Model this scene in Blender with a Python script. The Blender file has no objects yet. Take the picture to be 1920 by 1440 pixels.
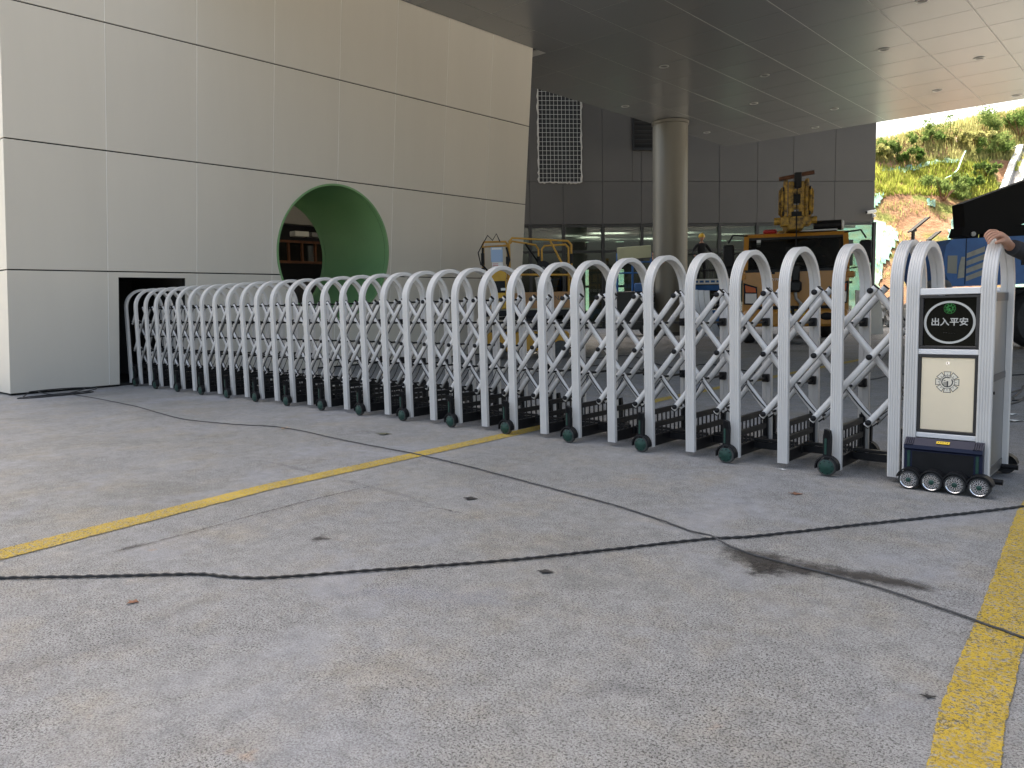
import bpy, bmesh, math, random
from mathutils import Vector, Matrix, Euler, noise as mnoise
random.seed(7)
rnd = random.uniform
scene = bpy.context.scene
COL = scene.collection

# ------------------------------------------------------------------ camera
CAM_H = 1.135
RM = Matrix(((0.749039472912695, 0.05341033725036673, -0.6603689907116129),
             (0.662248668564975, -0.08916400846731085, 0.7439599993131079),
             (-0.01914599181526408, -0.9945838906139812, -0.10215828663679924)))
F = 1450.0
cam_data = bpy.data.cameras.new("camera")
cam = bpy.data.objects.new("camera", cam_data)
COL.objects.link(cam)
right_w, up_w, back_w = RM @ Vector((1, 0, 0)), -(RM @ Vector((0, 1, 0))), -(RM @ Vector((0, 0, 1)))
m = Matrix.Identity(4)
for i in range(3):
    m[i][0], m[i][1], m[i][2] = right_w[i], up_w[i], back_w[i]
m.translation = Vector((0, 0, CAM_H))
cam.matrix_world = m
cam_data.sensor_width = 36.0
cam_data.lens = 36.0 * F / 1920.0
cam_data.clip_start = 0.05
cam_data.clip_end = 2000
scene.camera = cam

# ------------------------------------------------------------------ world, sun, exposure
SUN_EL = math.radians(62)
SUN_AZ = Vector((-0.66, 0.744, 0)).normalized()        # horizontal direction towards the sun
sun_dir = Vector((SUN_AZ.x * math.cos(SUN_EL), SUN_AZ.y * math.cos(SUN_EL), math.sin(SUN_EL)))
world = bpy.data.worlds.new("World")
scene.world = world
world.use_nodes = True
wn = world.node_tree.nodes
bg = wn["Background"]
sky = wn.new("ShaderNodeTexSky")
sky.sky_type = 'NISHITA'
sky.sun_disc = False
sky.sun_elevation = SUN_EL
sky.sun_rotation = math.atan2(SUN_AZ.x, SUN_AZ.y)
sky.dust_density = 8.0
sky.air_density = 1.0
sky.ozone_density = 1.0
world.node_tree.links.new(sky.outputs[0], bg.inputs[0])
bg.inputs[1].default_value = 0.15
sl = bpy.data.lights.new("sun", 'SUN')
sl.energy = 5.0
sl.angle = math.radians(0.5)
sl.color = (1.0, 0.95, 0.87)
sun = bpy.data.objects.new("sun", sl)
COL.objects.link(sun)
sun.rotation_euler = sun_dir.to_track_quat('Z', 'Y').to_euler()
sun.location = (0, 0, 60)
scene.view_settings.view_transform = 'Standard'
scene.view_settings.look = 'None'
scene.view_settings.gamma = 1.0
scene.view_settings.exposure = 1.95
scene.view_settings.use_white_balance = True
scene.view_settings.white_balance_temperature = 7100
scene.view_settings.white_balance_tint = 7
scene.view_settings.use_curve_mapping = False

# ------------------------------------------------------------------ helpers
def cam_at(px, py, depth):
    """point seen at photo pixel (px, py) at a forward distance, used to survey positions"""
    return Vector((0, 0, CAM_H)) + RM @ Vector(((px - 960) / F * depth, (py - 720) / F * depth, depth))
def gnd(px, py, z=0.0):
    d = RM @ Vector(((px - 960) / F, (py - 720) / F, 1))
    return Vector((0, 0, CAM_H)) + d * ((z - CAM_H) / d.z)

def empty(name, loc=(0, 0, 0), rz=0.0, rot=None):
    o = bpy.data.objects.new(name, None)
    o.empty_display_size = 0.1
    COL.objects.link(o)
    o.location = loc
    o.rotation_euler = rot if rot else (0, 0, rz)
    return o
def tag(o, label=None, cat=None, group=None, kind=None):
    if label: o["label"] = label
    if cat: o["category"] = cat
    if group: o["group"] = group
    if kind: o["kind"] = kind
    return o
def link(name, mesh, parent=None, loc=None, rot=None, scale=None):
    o = bpy.data.objects.new(name, mesh)
    COL.objects.link(o)
    if parent: o.parent = parent
    if loc: o.location = loc
    if rot: o.rotation_euler = rot
    if scale: o.scale = scale
    return o

class MB:
    """collects geometry for one mesh"""
    def __init__(s):
        s.v, s.f, s.mi = [], [], []
        s.m = 0
        s.M = None
    def mat(s, i): s.m = i; return s
    def xf(s, M): s.M = M; return s
    def add(s, vs, fs):
        o = len(s.v)
        if s.M is not None: vs = [s.M @ Vector(p) for p in vs]
        s.v += [tuple(p) for p in vs]
        s.f += [tuple(i + o for i in f) for f in fs]
        s.mi += [s.m] * len(fs)
        return s
    def box(s, c, d, rot=None, bev=0.0):
        c = Vector(c)
        hx, hy, hz = d[0] / 2, d[1] / 2, d[2] / 2
        Mr = Euler(rot).to_matrix() if rot else None
        if bev <= 0:
            vs = [(x * hx, y * hy, z * hz) for x in (-1, 1) for y in (-1, 1) for z in (-1, 1)]
            fs = [(0, 1, 3, 2), (4, 6, 7, 5), (0, 4, 5, 1), (2, 3, 7, 6), (0, 2, 6, 4), (1, 5, 7, 3)]
        else:
            b = min(bev, hx * .98, hy * .98, hz * .98)
            idx = {}; vs = []
            for sx in (-1, 1):
                for sy in (-1, 1):
                    for sz in (-1, 1):
                        for a in range(3):
                            p = [sx * (hx - b), sy * (hy - b), sz * (hz - b)]
                            p[a] = (sx * hx, sy * hy, sz * hz)[a]
                            idx[(sx, sy, sz, a)] = len(vs); vs.append(tuple(p))
            fs = []
            def loop(a, sg):
                o = [(-1, -1), (1, -1), (1, 1), (-1, 1)]
                r = []
                for (p, q) in o:
                    k = [0, 0, 0]; k[a] = sg; k[(a + 1) % 3] = p; k[(a + 2) % 3] = q
                    r.append(idx[(k[0], k[1], k[2], a)])
                return r if sg > 0 else r[::-1]
            for a in range(3):
                for sg in (-1, 1): fs.append(tuple(loop(a, sg)))
            for a in range(3):          # edges running along axis a
                b1, c1 = (a + 1) % 3, (a + 2) % 3
                for p in (-1, 1):
                    for q in (-1, 1):
                        def K(sa, ax):
                            k = [0, 0, 0]; k[a] = sa; k[b1] = p; k[c1] = q
                            return idx[(k[0], k[1], k[2], ax)]
                        f = (K(-1, b1), K(1, b1), K(1, c1), K(-1, c1))
                        fs.append(f if p * q < 0 else f[::-1])
            for sx in (-1, 1):
                for sy in (-1, 1):
                    for sz in (-1, 1):
                        f = tuple(idx[(sx, sy, sz, a)] for a in range(3))
                        fs.append(f if sx * sy * sz > 0 else f[::-1])
        if Mr: vs = [Mr @ Vector(p) for p in vs]
        return s.add([Vector(p) + c for p in vs], fs)
    def quad(s, *p): return s.add(p, [tuple(range(len(p)))])
    def sweep(s, path, prof, up=(0, 0, 1), closed=True, caps=True, scales=None):
        """sweep a 2D profile along a polyline; profile x runs along side = t x up, y along up'"""
        path = [Vector(p) for p in path]
        n = len(path); k = len(prof)
        vs = []; U = Vector(up)
        for i in range(n):
            if i == 0: t = path[1] - path[0]
            elif i == n - 1: t = path[-1] - path[-2]
            else: t = (path[i + 1] - path[i]).normalized() + (path[i] - path[i - 1]).normalized()
            t.normalize()
            side = t.cross(U)
            if side.length < 1e-4: side = t.cross(Vector((1, 0, 0)))
            side.normalize(); u2 = side.cross(t).normalized(); U = u2
            sc = scales[i] if scales else 1
            vs += [path[i] + side * (a * sc) + u2 * (b * sc) for (a, b) in prof]
        fs = []
        for i in range(n - 1):
            for j in range(k if closed else k - 1):
                j2 = (j + 1) % k
                fs.append((i * k + j, i * k + j2, (i + 1) * k + j2, (i + 1) * k + j))
        if caps and closed:
            fs.append(tuple(range(k - 1, -1, -1))); fs.append(tuple((n - 1) * k + j for j in range(k)))
        return s.add(vs, fs)
    def tube(s, path, r, n=8, scales=None, caps=True):
        pr = [(r * math.cos(2 * math.pi * i / n), r * math.sin(2 * math.pi * i / n)) for i in range(n)]
        t = Vector(path[1]) - Vector(path[0])
        up = (0, 0, 1) if abs(t.normalized().z) < .9 else (0, 1, 0)
        return s.sweep(path, pr, up=up, scales=scales, caps=caps)
    def lathe(s, prof, axis='z', c=(0, 0, 0), n=20):
        """prof: list of (r, h)"""
        c = Vector(c); vs = []
        for (r, h) in prof:
            for i in range(n):
                a = 2 * math.pi * i / n
                x, y = r * math.cos(a), r * math.sin(a)
                p = {'z': (x, y, h), 'y': (y, h, x), 'x': (h, x, y)}[axis]
                vs.append(c + Vector(p))
        fs = []
        for k in range(len(prof) - 1):
            for i in range(n):
                j = (i + 1) % n
                fs.append((k * n + i, k * n + j, (k + 1) * n + j, (k + 1) * n + i))
        if prof[0][0] > 1e-6: fs.append(tuple(range(n - 1, -1, -1)))
        if prof[-1][0] > 1e-6: fs.append(tuple((len(prof) - 1) * n + i for i in range(n)))
        return s.add(vs, fs)
    def prism(s, pts, h0, h1, axis='y', c=(0, 0, 0)):
        """extrude a 2D polygon (a,b) along axis"""
        c = Vector(c); n = len(pts)
        def P(a, b, h): return c + Vector({'y': (a, h, b), 'x': (h, a, b), 'z': (a, b, h)}[axis])
        vs = [P(a, b, h0) for a, b in pts] + [P(a, b, h1) for a, b in pts]
        fs = [tuple(range(n)), tuple(range(2 * n - 1, n - 1, -1))]
        fs += [(i, i + n, (i + 1) % n + n, (i + 1) % n) for i in range(n)]
        return s.add(vs, fs)
    def sphere(s, c, r, n=12, m_=8, sc=(1, 1, 1)):
        c = Vector(c); vs = [c + Vector((0, 0, r * sc[2]))]
        for j in range(1, m_):
            t = math.pi * j / m_
            for i in range(n):
                a = 2 * math.pi * i / n
                vs.append(c + Vector((r * sc[0] * math.sin(t) * math.cos(a), r * sc[1] * math.sin(t) * math.sin(a), r * sc[2] * math.cos(t))))
        vs.append(c - Vector((0, 0, r * sc[2])))
        fs = [(0, 1 + i, 1 + (i + 1) % n) for i in range(n)]
        for j in range(m_ - 2):
            for i in range(n):
                a, b = 1 + j * n + i, 1 + j * n + (i + 1) % n
                fs.append((a, a + n, b + n, b))
        L = len(vs) - 1; o = 1 + (m_ - 2) * n
        fs += [(o + i, L, o + (i + 1) % n) for i in range(n)]
        return s.add(vs, fs)
    def mesh(s, name, mats, smooth=40, recalc=True):
        me = bpy.data.meshes.new(name)
        me.from_pydata(s.v, [], s.f)
        if not isinstance(mats, (list, tuple)): mats = [mats]
        for mm in mats: me.materials.append(mm)
        if len(mats) > 1: me.polygons.foreach_set("material_index", s.mi)
        if recalc:
            b = bmesh.new(); b.from_mesh(me)
            bmesh.ops.recalc_face_normals(b, faces=b.faces)
            b.to_mesh(me); b.free()
        if smooth:
            me.polygons.foreach_set("use_smooth", [True] * len(me.polygons))
            me.set_sharp_from_angle(angle=math.radians(smooth))
        me.update()
        return me
    def build(s, name, mats, parent=None, loc=None, rot=None, smooth=40):
        return link(name, s.mesh(name, mats, smooth), parent, loc, rot)

def text_mesh(body, size, mat, extrude=0.0015, align='CENTER', bold=0.0):
    cu = bpy.data.curves.new("t", 'FONT')
    cu.body = body; cu.size = size; cu.extrude = extrude; cu.align_x = align; cu.align_y = 'CENTER'
    cu.offset = bold; cu.resolution_u = 3
    o = bpy.data.objects.new("t", cu); COL.objects.link(o)
    dg = bpy.context.evaluated_depsgraph_get()
    me = bpy.data.meshes.new_from_object(o.evaluated_get(dg))
    bpy.data.objects.remove(o)
    me.materials.clear(); me.materials.append(mat)
    return me
FACE_NEG_Y = (math.pi / 2, 0, 0)      # a text lying in XY stood up to face -Y

# ------------------------------------------------------------------ materials
def mat(name, col, rough=.5, metal=0.0, var=0.0, vscale=3.0, bump=0.0, bscale=60.0, spec=.5, col2=None, emit=None, estr=0, coat=0.0, streak=False, rvar=0.0):
    mt = bpy.data.materials.new(name); mt.use_nodes = True
    nt = mt.node_tree; N = nt.nodes; L = nt.links
    b = N["Principled BSDF"]
    b.inputs["Base Color"].default_value = (*col, 1)
    b.inputs["Roughness"].default_value = rough
    b.inputs["Metallic"].default_value = metal
    b.inputs["Specular IOR Level"].default_value = spec
    b.inputs["Coat Weight"].default_value = coat
    if emit:
        b.inputs["Emission Color"].default_value = (*emit, 1); b.inputs["Emission Strength"].default_value = estr
    if var > 0 or col2 or bump > 0 or rvar > 0:
        tc = N.new("ShaderNodeNewGeometry")
        mp = N.new("ShaderNodeMapping")
        L.new(tc.outputs["Position"], mp.inputs["Vector"])
        if streak: mp.inputs["Scale"].default_value = (1, 1, .12)
        nz = N.new("ShaderNodeTexNoise"); nz.inputs["Scale"].default_value = vscale; nz.inputs["Detail"].default_value = 6; nz.inputs["Roughness"].default_value = .65
        L.new(mp.outputs[0], nz.inputs["Vector"])
        if var > 0 or col2:
            rp = N.new("ShaderNodeValToRGB")
            c2 = col2 if col2 else tuple(c * (1 - var) for c in col)
            c1 = col if col2 else tuple(min(1, c * (1 + var * .5)) for c in col)
            rp.color_ramp.elements[0].position = .35; rp.color_ramp.elements[1].position = .65
            rp.color_ramp.elements[0].color = (*c2, 1); rp.color_ramp.elements[1].color = (*c1, 1)
            L.new(nz.outputs["Fac"], rp.inputs[0]); L.new(rp.outputs[0], b.inputs["Base Color"])
        if rvar > 0:
            mr = N.new("ShaderNodeMapRange"); mr.inputs["From Min"].default_value = .3; mr.inputs["From Max"].default_value = .7
            mr.inputs["To Min"].default_value = max(.02, rough - rvar); mr.inputs["To Max"].default_value = min(1, rough + rvar)
            L.new(nz.outputs["Fac"], mr.inputs["Value"]); L.new(mr.outputs[0], b.inputs["Roughness"])
        if bump > 0:
            n2 = N.new("ShaderNodeTexNoise"); n2.inputs["Scale"].default_value = bscale; n2.inputs["Detail"].default_value = 4
            L.new(tc.outputs["Position"], n2.inputs["Vector"])
            bp = N.new("ShaderNodeBump"); bp.inputs["Strength"].default_value = bump; bp.inputs["Distance"].default_value = .01
            L.new(n2.outputs["Fac"], bp.inputs["Height"]); L.new(bp.outputs[0], b.inputs["Normal"])
    return mt

M = {}
M['white'] = mat('white_aluminium', (.61, .59, .555), .38, var=.05, vscale=2.5, rvar=.08)
M['silver'] = mat('silver_trim', (.70, .70, .70), .35, .2)
M['bar'] = mat('lattice_white', (.66, .645, .62), .32, .1)
M['bar_side'] = mat('lattice_grey_edge', (.17, .17, .17), .4, .3)
M['black'] = mat('black_plastic', (.010, .010, .011), .5, spec=.22, var=.25, vscale=14)
M['blacksat'] = mat('black_satin_steel', (.014, .014, .015), .42, spec=.3, var=.3, vscale=20)
M['rubber'] = mat('rubber', (.03, .03, .03), .7, var=.4, vscale=18, bump=.15)
M['rubberg'] = mat('worn_tyre', (.07, .07, .065), .8, var=.4, vscale=9)
M['green'] = mat('hub_green', (.008, .05, .036), .4, var=.3, vscale=40)
M['chrome'] = mat('chrome', (.82, .82, .82), .12, 1.0)
M['champagne'] = mat('champagne_steel', (.85, .74, .55), .36, .3, var=.04, vscale=3)
M['sidepanel'] = mat('brushed_side_panel', (.30, .30, .295), .36, .6, var=.06, vscale=5)
M['sidetrim'] = mat('side_trim_dark', (.13, .13, .13), .4, .5)
M['glassblk'] = mat('display_glass', (.002, .003, .002), .12, spec=.06)
M['frameblk'] = mat('display_frame', (.02, .02, .022), .35)
M['bumper'] = mat('bumper_blue_black', (.010, .014, .036), .38, spec=.25)
M['badge'] = mat('badge_ink', (.05, .05, .045), .4)
M['lightbadge'] = mat('badge_light', (.80, .76, .66), .35, .5)
M['yellowtag'] = mat('yellow_label', (.80, .52, .02), .5)
M['ledwhite'] = mat('led_white', (.42, .42, .40), .5, emit=(1, 1, .96), estr=.02)
M['ledgreen'] = mat('led_green', (.02, .20, .04), .5, emit=(.05, .8, .12), estr=.02)
BEIGES = [mat('wall_panel_beige', tuple(c * k for c in (.61, .57, .49)), .55, var=.03, vscale=.9, bump=.02, bscale=150, streak=True) for k in (1.0, .975, 1.02, .99)]
M['beige'] = BEIGES[0]
M['sealant'] = mat('joint_sealant_light', (.86, .84, .78), .6)
M['dark'] = mat('joint_dark', (.015, .015, .014), .8)
M['tunnel'] = mat('tunnel_green', (.165, .33, .14), .5, var=.06, vscale=1.2)
M['soffit'] = mat('soffit_aluminium', (.235, .24, .238), .26, .2)
M['lampd'] = mat('lamp_dark', (.03, .03, .03), .4)
M['soffit_joint'] = mat('soffit_joint', (.40, .40, .385), .8)
M['column'] = mat('column_cladding', (.185, .175, .145), .45, .4, var=.08, vscale=.5, streak=True)
M['dgrey'] = mat('dark_grey_panel', (.060, .056, .049), .5, .0, var=.08, vscale=.5)
M['mullion'] = mat('mullion_black', (.012, .013, .013), .4)
M['concrete'] = mat('raw_concrete', (.30, .29, .27), .85, var=.2, vscale=1.5, bump=.2, bscale=20)
M['whitewall'] = mat('interior_white', (.45, .45, .45), .7)
M['lamp'] = mat('ceiling_lamp', (.9, .9, .9), .5, emit=(1, .98, .93), estr=3.0)
M['yellow'] = mat('machine_yellow', (.55, .29, .035), .45, var=.25, vscale=4, rvar=.1)
M['truckyellow'] = mat('truck_yellow', (.50, .22, .025), .35, var=.12, vscale=2, coat=.2)
M['rust'] = mat('rusty_yellow', (.58, .34, .045), .55, col2=(.035, .018, .01), vscale=7.5)
M['blue'] = mat('machine_blue', (.025, .125, .36), .4, var=.2, vscale=2)
M['decal'] = mat('pale_decal', (.36, .36, .31), .6, var=.2, vscale=6)
M['paper'] = mat('white_paper', (.75, .75, .72), .7)
M['paperblue'] = mat('blue_paper', (.33, .45, .62), .7)
M['red'] = mat('red_print', (.45, .03, .03), .6)
M['carton'] = mat('cardboard', (.36, .20, .09), .8, var=.15, vscale=5)
M['bucket'] = mat('white_bucket', (.62, .61, .58), .5, var=.25, vscale=12)
M['skin'] = mat('skin', (.42, .22, .14), .5, var=.12, vscale=20)
M['cloth_dark'] = mat('dark_cloth', (.018, .018, .02), .85, var=.3, vscale=15, bump=.2)
M['cloth_grey'] = mat('grey_cloth', (.16, .16, .16), .85, var=.2, vscale=15)
M['hardhat'] = mat('yellow_hardhat', (.62, .38, .03), .4)
M['redhat'] = mat('dark_red_helmet', (.20, .02, .02), .45)
M['hair'] = mat('hair', (.01, .009, .008), .7)
M['sheet'] = mat('white_board', (.66, .67, .63), .6, var=.06, vscale=2)
M['metal_sheet'] = mat('metal_sheet', (.60, .66, .74), .3, .6)
M['cable'] = mat('cable_black', (.018, .018, .019), .6, var=.5, vscale=30)
M['cable_grey'] = mat('cable_dusty', (.05, .05, .052), .7, var=.5, vscale=20)
M['leaf_dry'] = mat('dry_leaf', (.20, .09, .05), .8, var=.3, vscale=40)
M['net'] = mat('turquoise_netting', (.14, .36, .33), .8, col2=(.20, .28, .17), vscale=2.2)
M['white_conc'] = mat('pale_concrete', (.45, .45, .43), .85, var=.12, vscale=1.5)
M['timber'] = mat('brown_steel_frame', (.15, .055, .02), .6, var=.3, vscale=5)
M['headlight'] = mat('headlight_lens', (.6, .6, .6), .15, .3)
M['orange_lens'] = mat('orange_lens', (.55, .10, .02), .2)
M['winglass'] = mat('cab_glass', (.02, .021, .02), .05)

def glass(name, tint, rough=.02, alpha=.25):
    mt = bpy.data.materials.new(name); mt.use_nodes = True
    nt = mt.node_tree; N = nt.nodes; L = nt.links
    for n in list(N): N.remove(n)
    out = N.new("ShaderNodeOutputMaterial")
    tr = N.new("ShaderNodeBsdfTransparent"); tr.inputs[0].default_value = (*tint, 1)
    gl = N.new("ShaderNodeBsdfGlossy"); gl.inputs["Roughness"].default_value = rough
    fr = N.new("ShaderNodeFresnel"); fr.inputs[0].default_value = 1.5
    ad = N.new("ShaderNodeMath"); ad.operation = 'ADD'; ad.use_clamp = True; ad.inputs[1].default_value = alpha
    mx = N.new("ShaderNodeMixShader")
    L.new(fr.outputs[0], ad.inputs[0]); L.new(ad.outputs[0], mx.inputs[0])
    L.new(tr.outputs[0], mx.inputs[1]); L.new(gl.outputs[0], mx.inputs[2]); L.new(mx.outputs[0], out.inputs[0])
    return mt
M['pane'] = glass('tinted_pane', (.50, .56, .53), .02, .04)
M['cabpane'] = glass('windscreen_pane', (.40, .42, .40), .03, .03)
M['solar'] = mat('solar_panel_black', (.012, .012, .014), .7, spec=.1)
M['wire'] = mat('galvanised_wire', (.50, .50, .46), .6)
M['boomblack'] = mat('boom_matt_black', (.007, .007, .007), .65, spec=.15)
M['trimring'] = mat('lamp_trim', (.42, .42, .40), .4, .3)

# ------------------------------------------------------------------ ground
def ground_material(name, paint=None):
    mt = bpy.data.materials.new(name); mt.use_nodes = True
    nt = mt.node_tree; N = nt.nodes; L = nt.links
    b = N["Principled BSDF"]; b.inputs["Roughness"].default_value = .82; b.inputs["Specular IOR Level"].default_value = .35
    pos = N.new("ShaderNodeNewGeometry").outputs["Position"]
    def noise(sc, det=4, ro=.6, dist=0):
        n = N.new("ShaderNodeTexNoise"); n.inputs["Scale"].default_value = sc; n.inputs["Detail"].default_value = det
        n.inputs["Roughness"].default_value = ro; n.inputs["Distortion"].default_value = dist
        L.new(pos, n.inputs["Vector"]); return n.outputs["Fac"]
    def ramp(src, stops):
        r = N.new("ShaderNodeValToRGB"); e = r.color_ramp.elements
        e[0].position, e[0].color = stops[0][0], (*stops[0][1], 1)
        e[1].position, e[1].color = stops[-1][0], (*stops[-1][1], 1)
        for p, c in stops[1:-1]:
            k = e.new(p); k.color = (*c, 1)
        L.new(src, r.inputs[0]); return r.outputs[0]
    def mix(fac, a, b_, mode='MIX'):
        x = N.new("ShaderNodeMix"); x.data_type = 'RGBA'; x.blend_type = mode
        if isinstance(fac, float): x.inputs[0].default_value = fac
        else: L.new(fac, x.inputs[0])
        for s, i in ((a, 6), (b_, 7)):
            if isinstance(s, tuple): x.inputs[i].default_value = (*s, 1)
            else: L.new(s, x.inputs[i])
        return x.outputs[2]
    g = lambda v: (v, v, v)
    base = ramp(noise(.55, 6, .62, .4), [(.30, (.215, .214, .204)), (.46, (.29, .29, .283)), (.58, (.285, .288, .29)), (.75, (.355, .354, .345))])
    base = mix(ramp(noise(2.3, 5, .7), [(.48, g(0)), (.72, g(.65))]), base, (.33, .295, .235))       # dusty tan film
    smooth = ramp(noise(.9, 5, .6, .6), [(.54, g(0)), (.66, g(1))])                                   # worn patches, closed surface
    sm = N.new("ShaderNodeMath"); sm.operation = 'MULTIPLY'; L.new(smooth, sm.inputs[0]); sm.inputs[1].default_value = .6
    base = mix(sm.outputs[0], base, (.235, .245, .27))
    base = mix(ramp(noise(3.1, 4, .6, .8), [(.62, g(0)), (.78, g(.35))]), base, (.20, .205, .21))     # scuffs
    base = mix(ramp(noise(4.7, 3, .5), [(.72, g(0)), (.78, g(.5))]), base, (.38, .255, .18))          # small rusty spots
    # exposed aggregate: fine dark pits between pale grains
    n1 = noise(135, 2, .6, .4); n2 = noise(250, 2, .5)
    p1 = ramp(n1, [(.405, g(1)), (.47, g(0))]); p2 = ramp(n2, [(.36, g(.9)), (.45, g(0))])
    mxp = N.new("ShaderNodeMath"); mxp.operation = 'MAXIMUM'; L.new(p1, mxp.inputs[0]); L.new(p2, mxp.inputs[1])
    inv = ramp(smooth, [(0, g(1)), (1, g(.22))])
    wear = N.new("ShaderNodeMath"); wear.operation = 'MULTIPLY'; L.new(inv, wear.inputs[0]); L.new(ramp(noise(1.7, 4, .6), [(.3, g(.55)), (.6, g(1))]), wear.inputs[1])
    pw = N.new("ShaderNodeMath"); pw.operation = 'MULTIPLY'; L.new(mxp.outputs[0], pw.inputs[0]); L.new(wear.outputs[0], pw.inputs[1])
    base = mix(1.0, base, ramp(noise(11, 7, .78), [(.30, g(.72)), (.70, g(1.2))]), 'MULTIPLY')
    grain = ramp(noise(160, 2, .5), [(.35, g(.82)), (.65, g(1.14))])
    base = mix(1.0, base, grain, 'MULTIPLY')
    if paint:
        pc = ramp(noise(7, 5, .7), [(.33, tuple(c * .80 for c in paint)), (.65, paint)])
        thin = ramp(noise(60, 5, .75), [(.37, g(0)), (.50, g(1))])
        base = mix(thin, base, pc)
    pd = N.new("ShaderNodeMath"); pd.operation = 'MULTIPLY'; L.new(pw.outputs[0], pd.inputs[0]); pd.inputs[1].default_value = .9
    col = mix(pd.outputs[0], base, (.05, .048, .044))
    L.new(col, b.inputs["Base Color"])
    hh = N.new("ShaderNodeMath"); hh.operation = 'SUBTRACT'; L.new(n1, hh.inputs[0]); L.new(pw.outputs[0], hh.inputs[1])
    bp = N.new("ShaderNodeBump"); bp.inputs["Strength"].default_value = .5; bp.inputs["Distance"].default_value = .004
    L.new(hh.outputs[0], bp.inputs["Height"]); L.new(bp.outputs[0], b.inputs["Normal"])
    return mt
M['ground'] = ground_material('worn_concrete_aggregate')
M['paint'] = ground_material('worn_yellow_paint', (.52, .36, .035))

mb = MB()
mb.quad((-400, -400, 0), (400, -400, 0), (400, 400, 0), (-400, 400, 0))
tag(mb.build('ground', M['ground'], smooth=0), kind='structure')

def strip(name, left, right, z, material, n=6, jag=.003):
    """painted band between two edge polylines, edges slightly ragged"""
    mb = MB(); A = []; B = []
    for i in range(len(left) - 1):
        for k in range(n):
            t = k / n
            A.append(Vector(left[i]).lerp(Vector(left[i + 1]), t)); B.append(Vector(right[i]).lerp(Vector(right[i + 1]), t))
    A.append(Vector(left[-1])); B.append(Vector(right[-1]))
    vs = []
    for a, b in zip(A, B):
        d = (b - a).normalized()
        vs += [(*(a + d * rnd(-jag, jag)), z), (*(b + d * rnd(-jag, jag)), z)]
    mb.add(vs, [(2 * i, 2 * i + 1, 2 * i + 3, 2 * i + 2) for i in range(len(A) - 1)])
    return mb.build(name, material, smooth=0)
tag(strip('lane_marking', [(-4.20, -.6), (-4.29, 1.08), (-4.49, 2.6), (-4.55, 4.9), (-4.72, 8.0), (-4.72, 11.5), (-4.7, 16)],
          [(-4.03, -.6), (-4.10, 1.02), (-4.33, 2.6), (-4.39, 4.9), (-4.57, 8.0), (-4.57, 11.5), (-4.55, 16)], .004, M['paint'], 40), kind='structure')
tag(strip('lane_marking', [(-.30, -.4), (-.435, 1.98), (-.48, 2.3), (-.555, 3.4), (-.66, 4.7), (-.72, 7), (-.75, 16)],
          [(-.15, -.4), (-.285, 1.98), (-.325, 2.3), (-.405, 3.4), (-.51, 4.7), (-.57, 7), (-.6, 16)], .004, M['paint'], 40), kind='structure')

def stain_material(name, col, thr=.5, sc=9.0, rough=.6, amax=.82):
    """soft irregular stain: noise-broken film over the pavement, densest along the middle (UV)"""
    mt = bpy.data.materials.new(name); mt.use_nodes = True
    nt = mt.node_tree; N = nt.nodes; L = nt.links
    b = N["Principled BSDF"]; b.inputs["Base Color"].default_value = (*col, 1); b.inputs["Roughness"].default_value = rough
    pos = N.new("ShaderNodeNewGeometry").outputs["Position"]
    n = N.new("ShaderNodeTexNoise"); n.inputs["Scale"].default_value = sc; n.inputs["Detail"].default_value = 7; n.inputs["Roughness"].default_value = .7
    L.new(pos, n.inputs["Vector"])
    at = N.new("ShaderNodeAttribute"); at.attribute_name = "edge"
    ad = N.new("ShaderNodeMath"); ad.operation = 'ADD'; L.new(n.outputs["Fac"], ad.inputs[0]); L.new(at.outputs["Fac"], ad.inputs[1])
    mr = N.new("ShaderNodeMapRange"); mr.inputs["From Min"].default_value = thr + .42; mr.inputs["From Max"].default_value = thr + .80
    mr.inputs["To Max"].default_value = amax
    L.new(ad.outputs[0], mr.inputs["Value"]); L.new(mr.outputs[0], b.inputs["Alpha"])
    return mt
M['stain_wet'] = stain_material('oil_stain', (.04, .036, .032), .16, 13)
M['stain_dark'] = stain_material('dark_spill', (.035, .03, .028), .20, 22)
M['stain_rust'] = stain_material('rust_mark', (.30, .14, .08), .52, 16)
M['stain_white'] = stain_material('lime_mark', (.48, .47, .45), .5, 18)
M['crack'] = stain_material('crack_line', (.09, .075, .06), .34, 30)
def blot(name, path, widths, material, z):
    """stain sheet along a ground polyline, attribute 'edge' falls from 1 in the middle to 0 at the rim"""
    pts = [Vector(p) for p in path]; vs = []; ed = []; cols = 7
    for i, p in enumerate(pts):
        t = (pts[min(i + 1, len(pts) - 1)] - pts[max(i - 1, 0)]).normalized(); s = Vector((-t.y, t.x))
        for c in range(cols):
            u = c / (cols - 1) * 2 - 1
            q = p + s * (u * widths[i])
            vs.append((q.x, q.y, z)); e = 1 - abs(u)
            if i in (0, len(pts) - 1): e = 0
            ed.append(e * .5)
    mb = MB()
    mb.add(vs, [(i * cols + c, i * cols + c + 1, (i + 1) * cols + c + 1, (i + 1) * cols + c) for i in range(len(pts) - 1) for c in range(cols - 1)])
    me = mb.mesh(name, material, smooth=0, recalc=False)
    a = me.attributes.new("edge", 'FLOAT', 'POINT'); a.data.foreach_set("value", ed)
    return tag(link(name, me), kind='structure')
G = lambda x, y: gnd(x, y).to_2d()
blot('oil_stain', [G(1340, 1022), G(1400, 1040), G(1450, 1062), G(1520, 1068), G(1620, 1082), G(1720, 1100), G(1790, 1112)], [.06, .14, .20, .12, .10, .09, .06], M['stain_wet'], .003)
blot('oil_stain', [G(1400, 1080), G(1435, 1066), G(1475, 1058)], [.05, .10, .08], M['stain_wet'], .0034)
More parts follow.
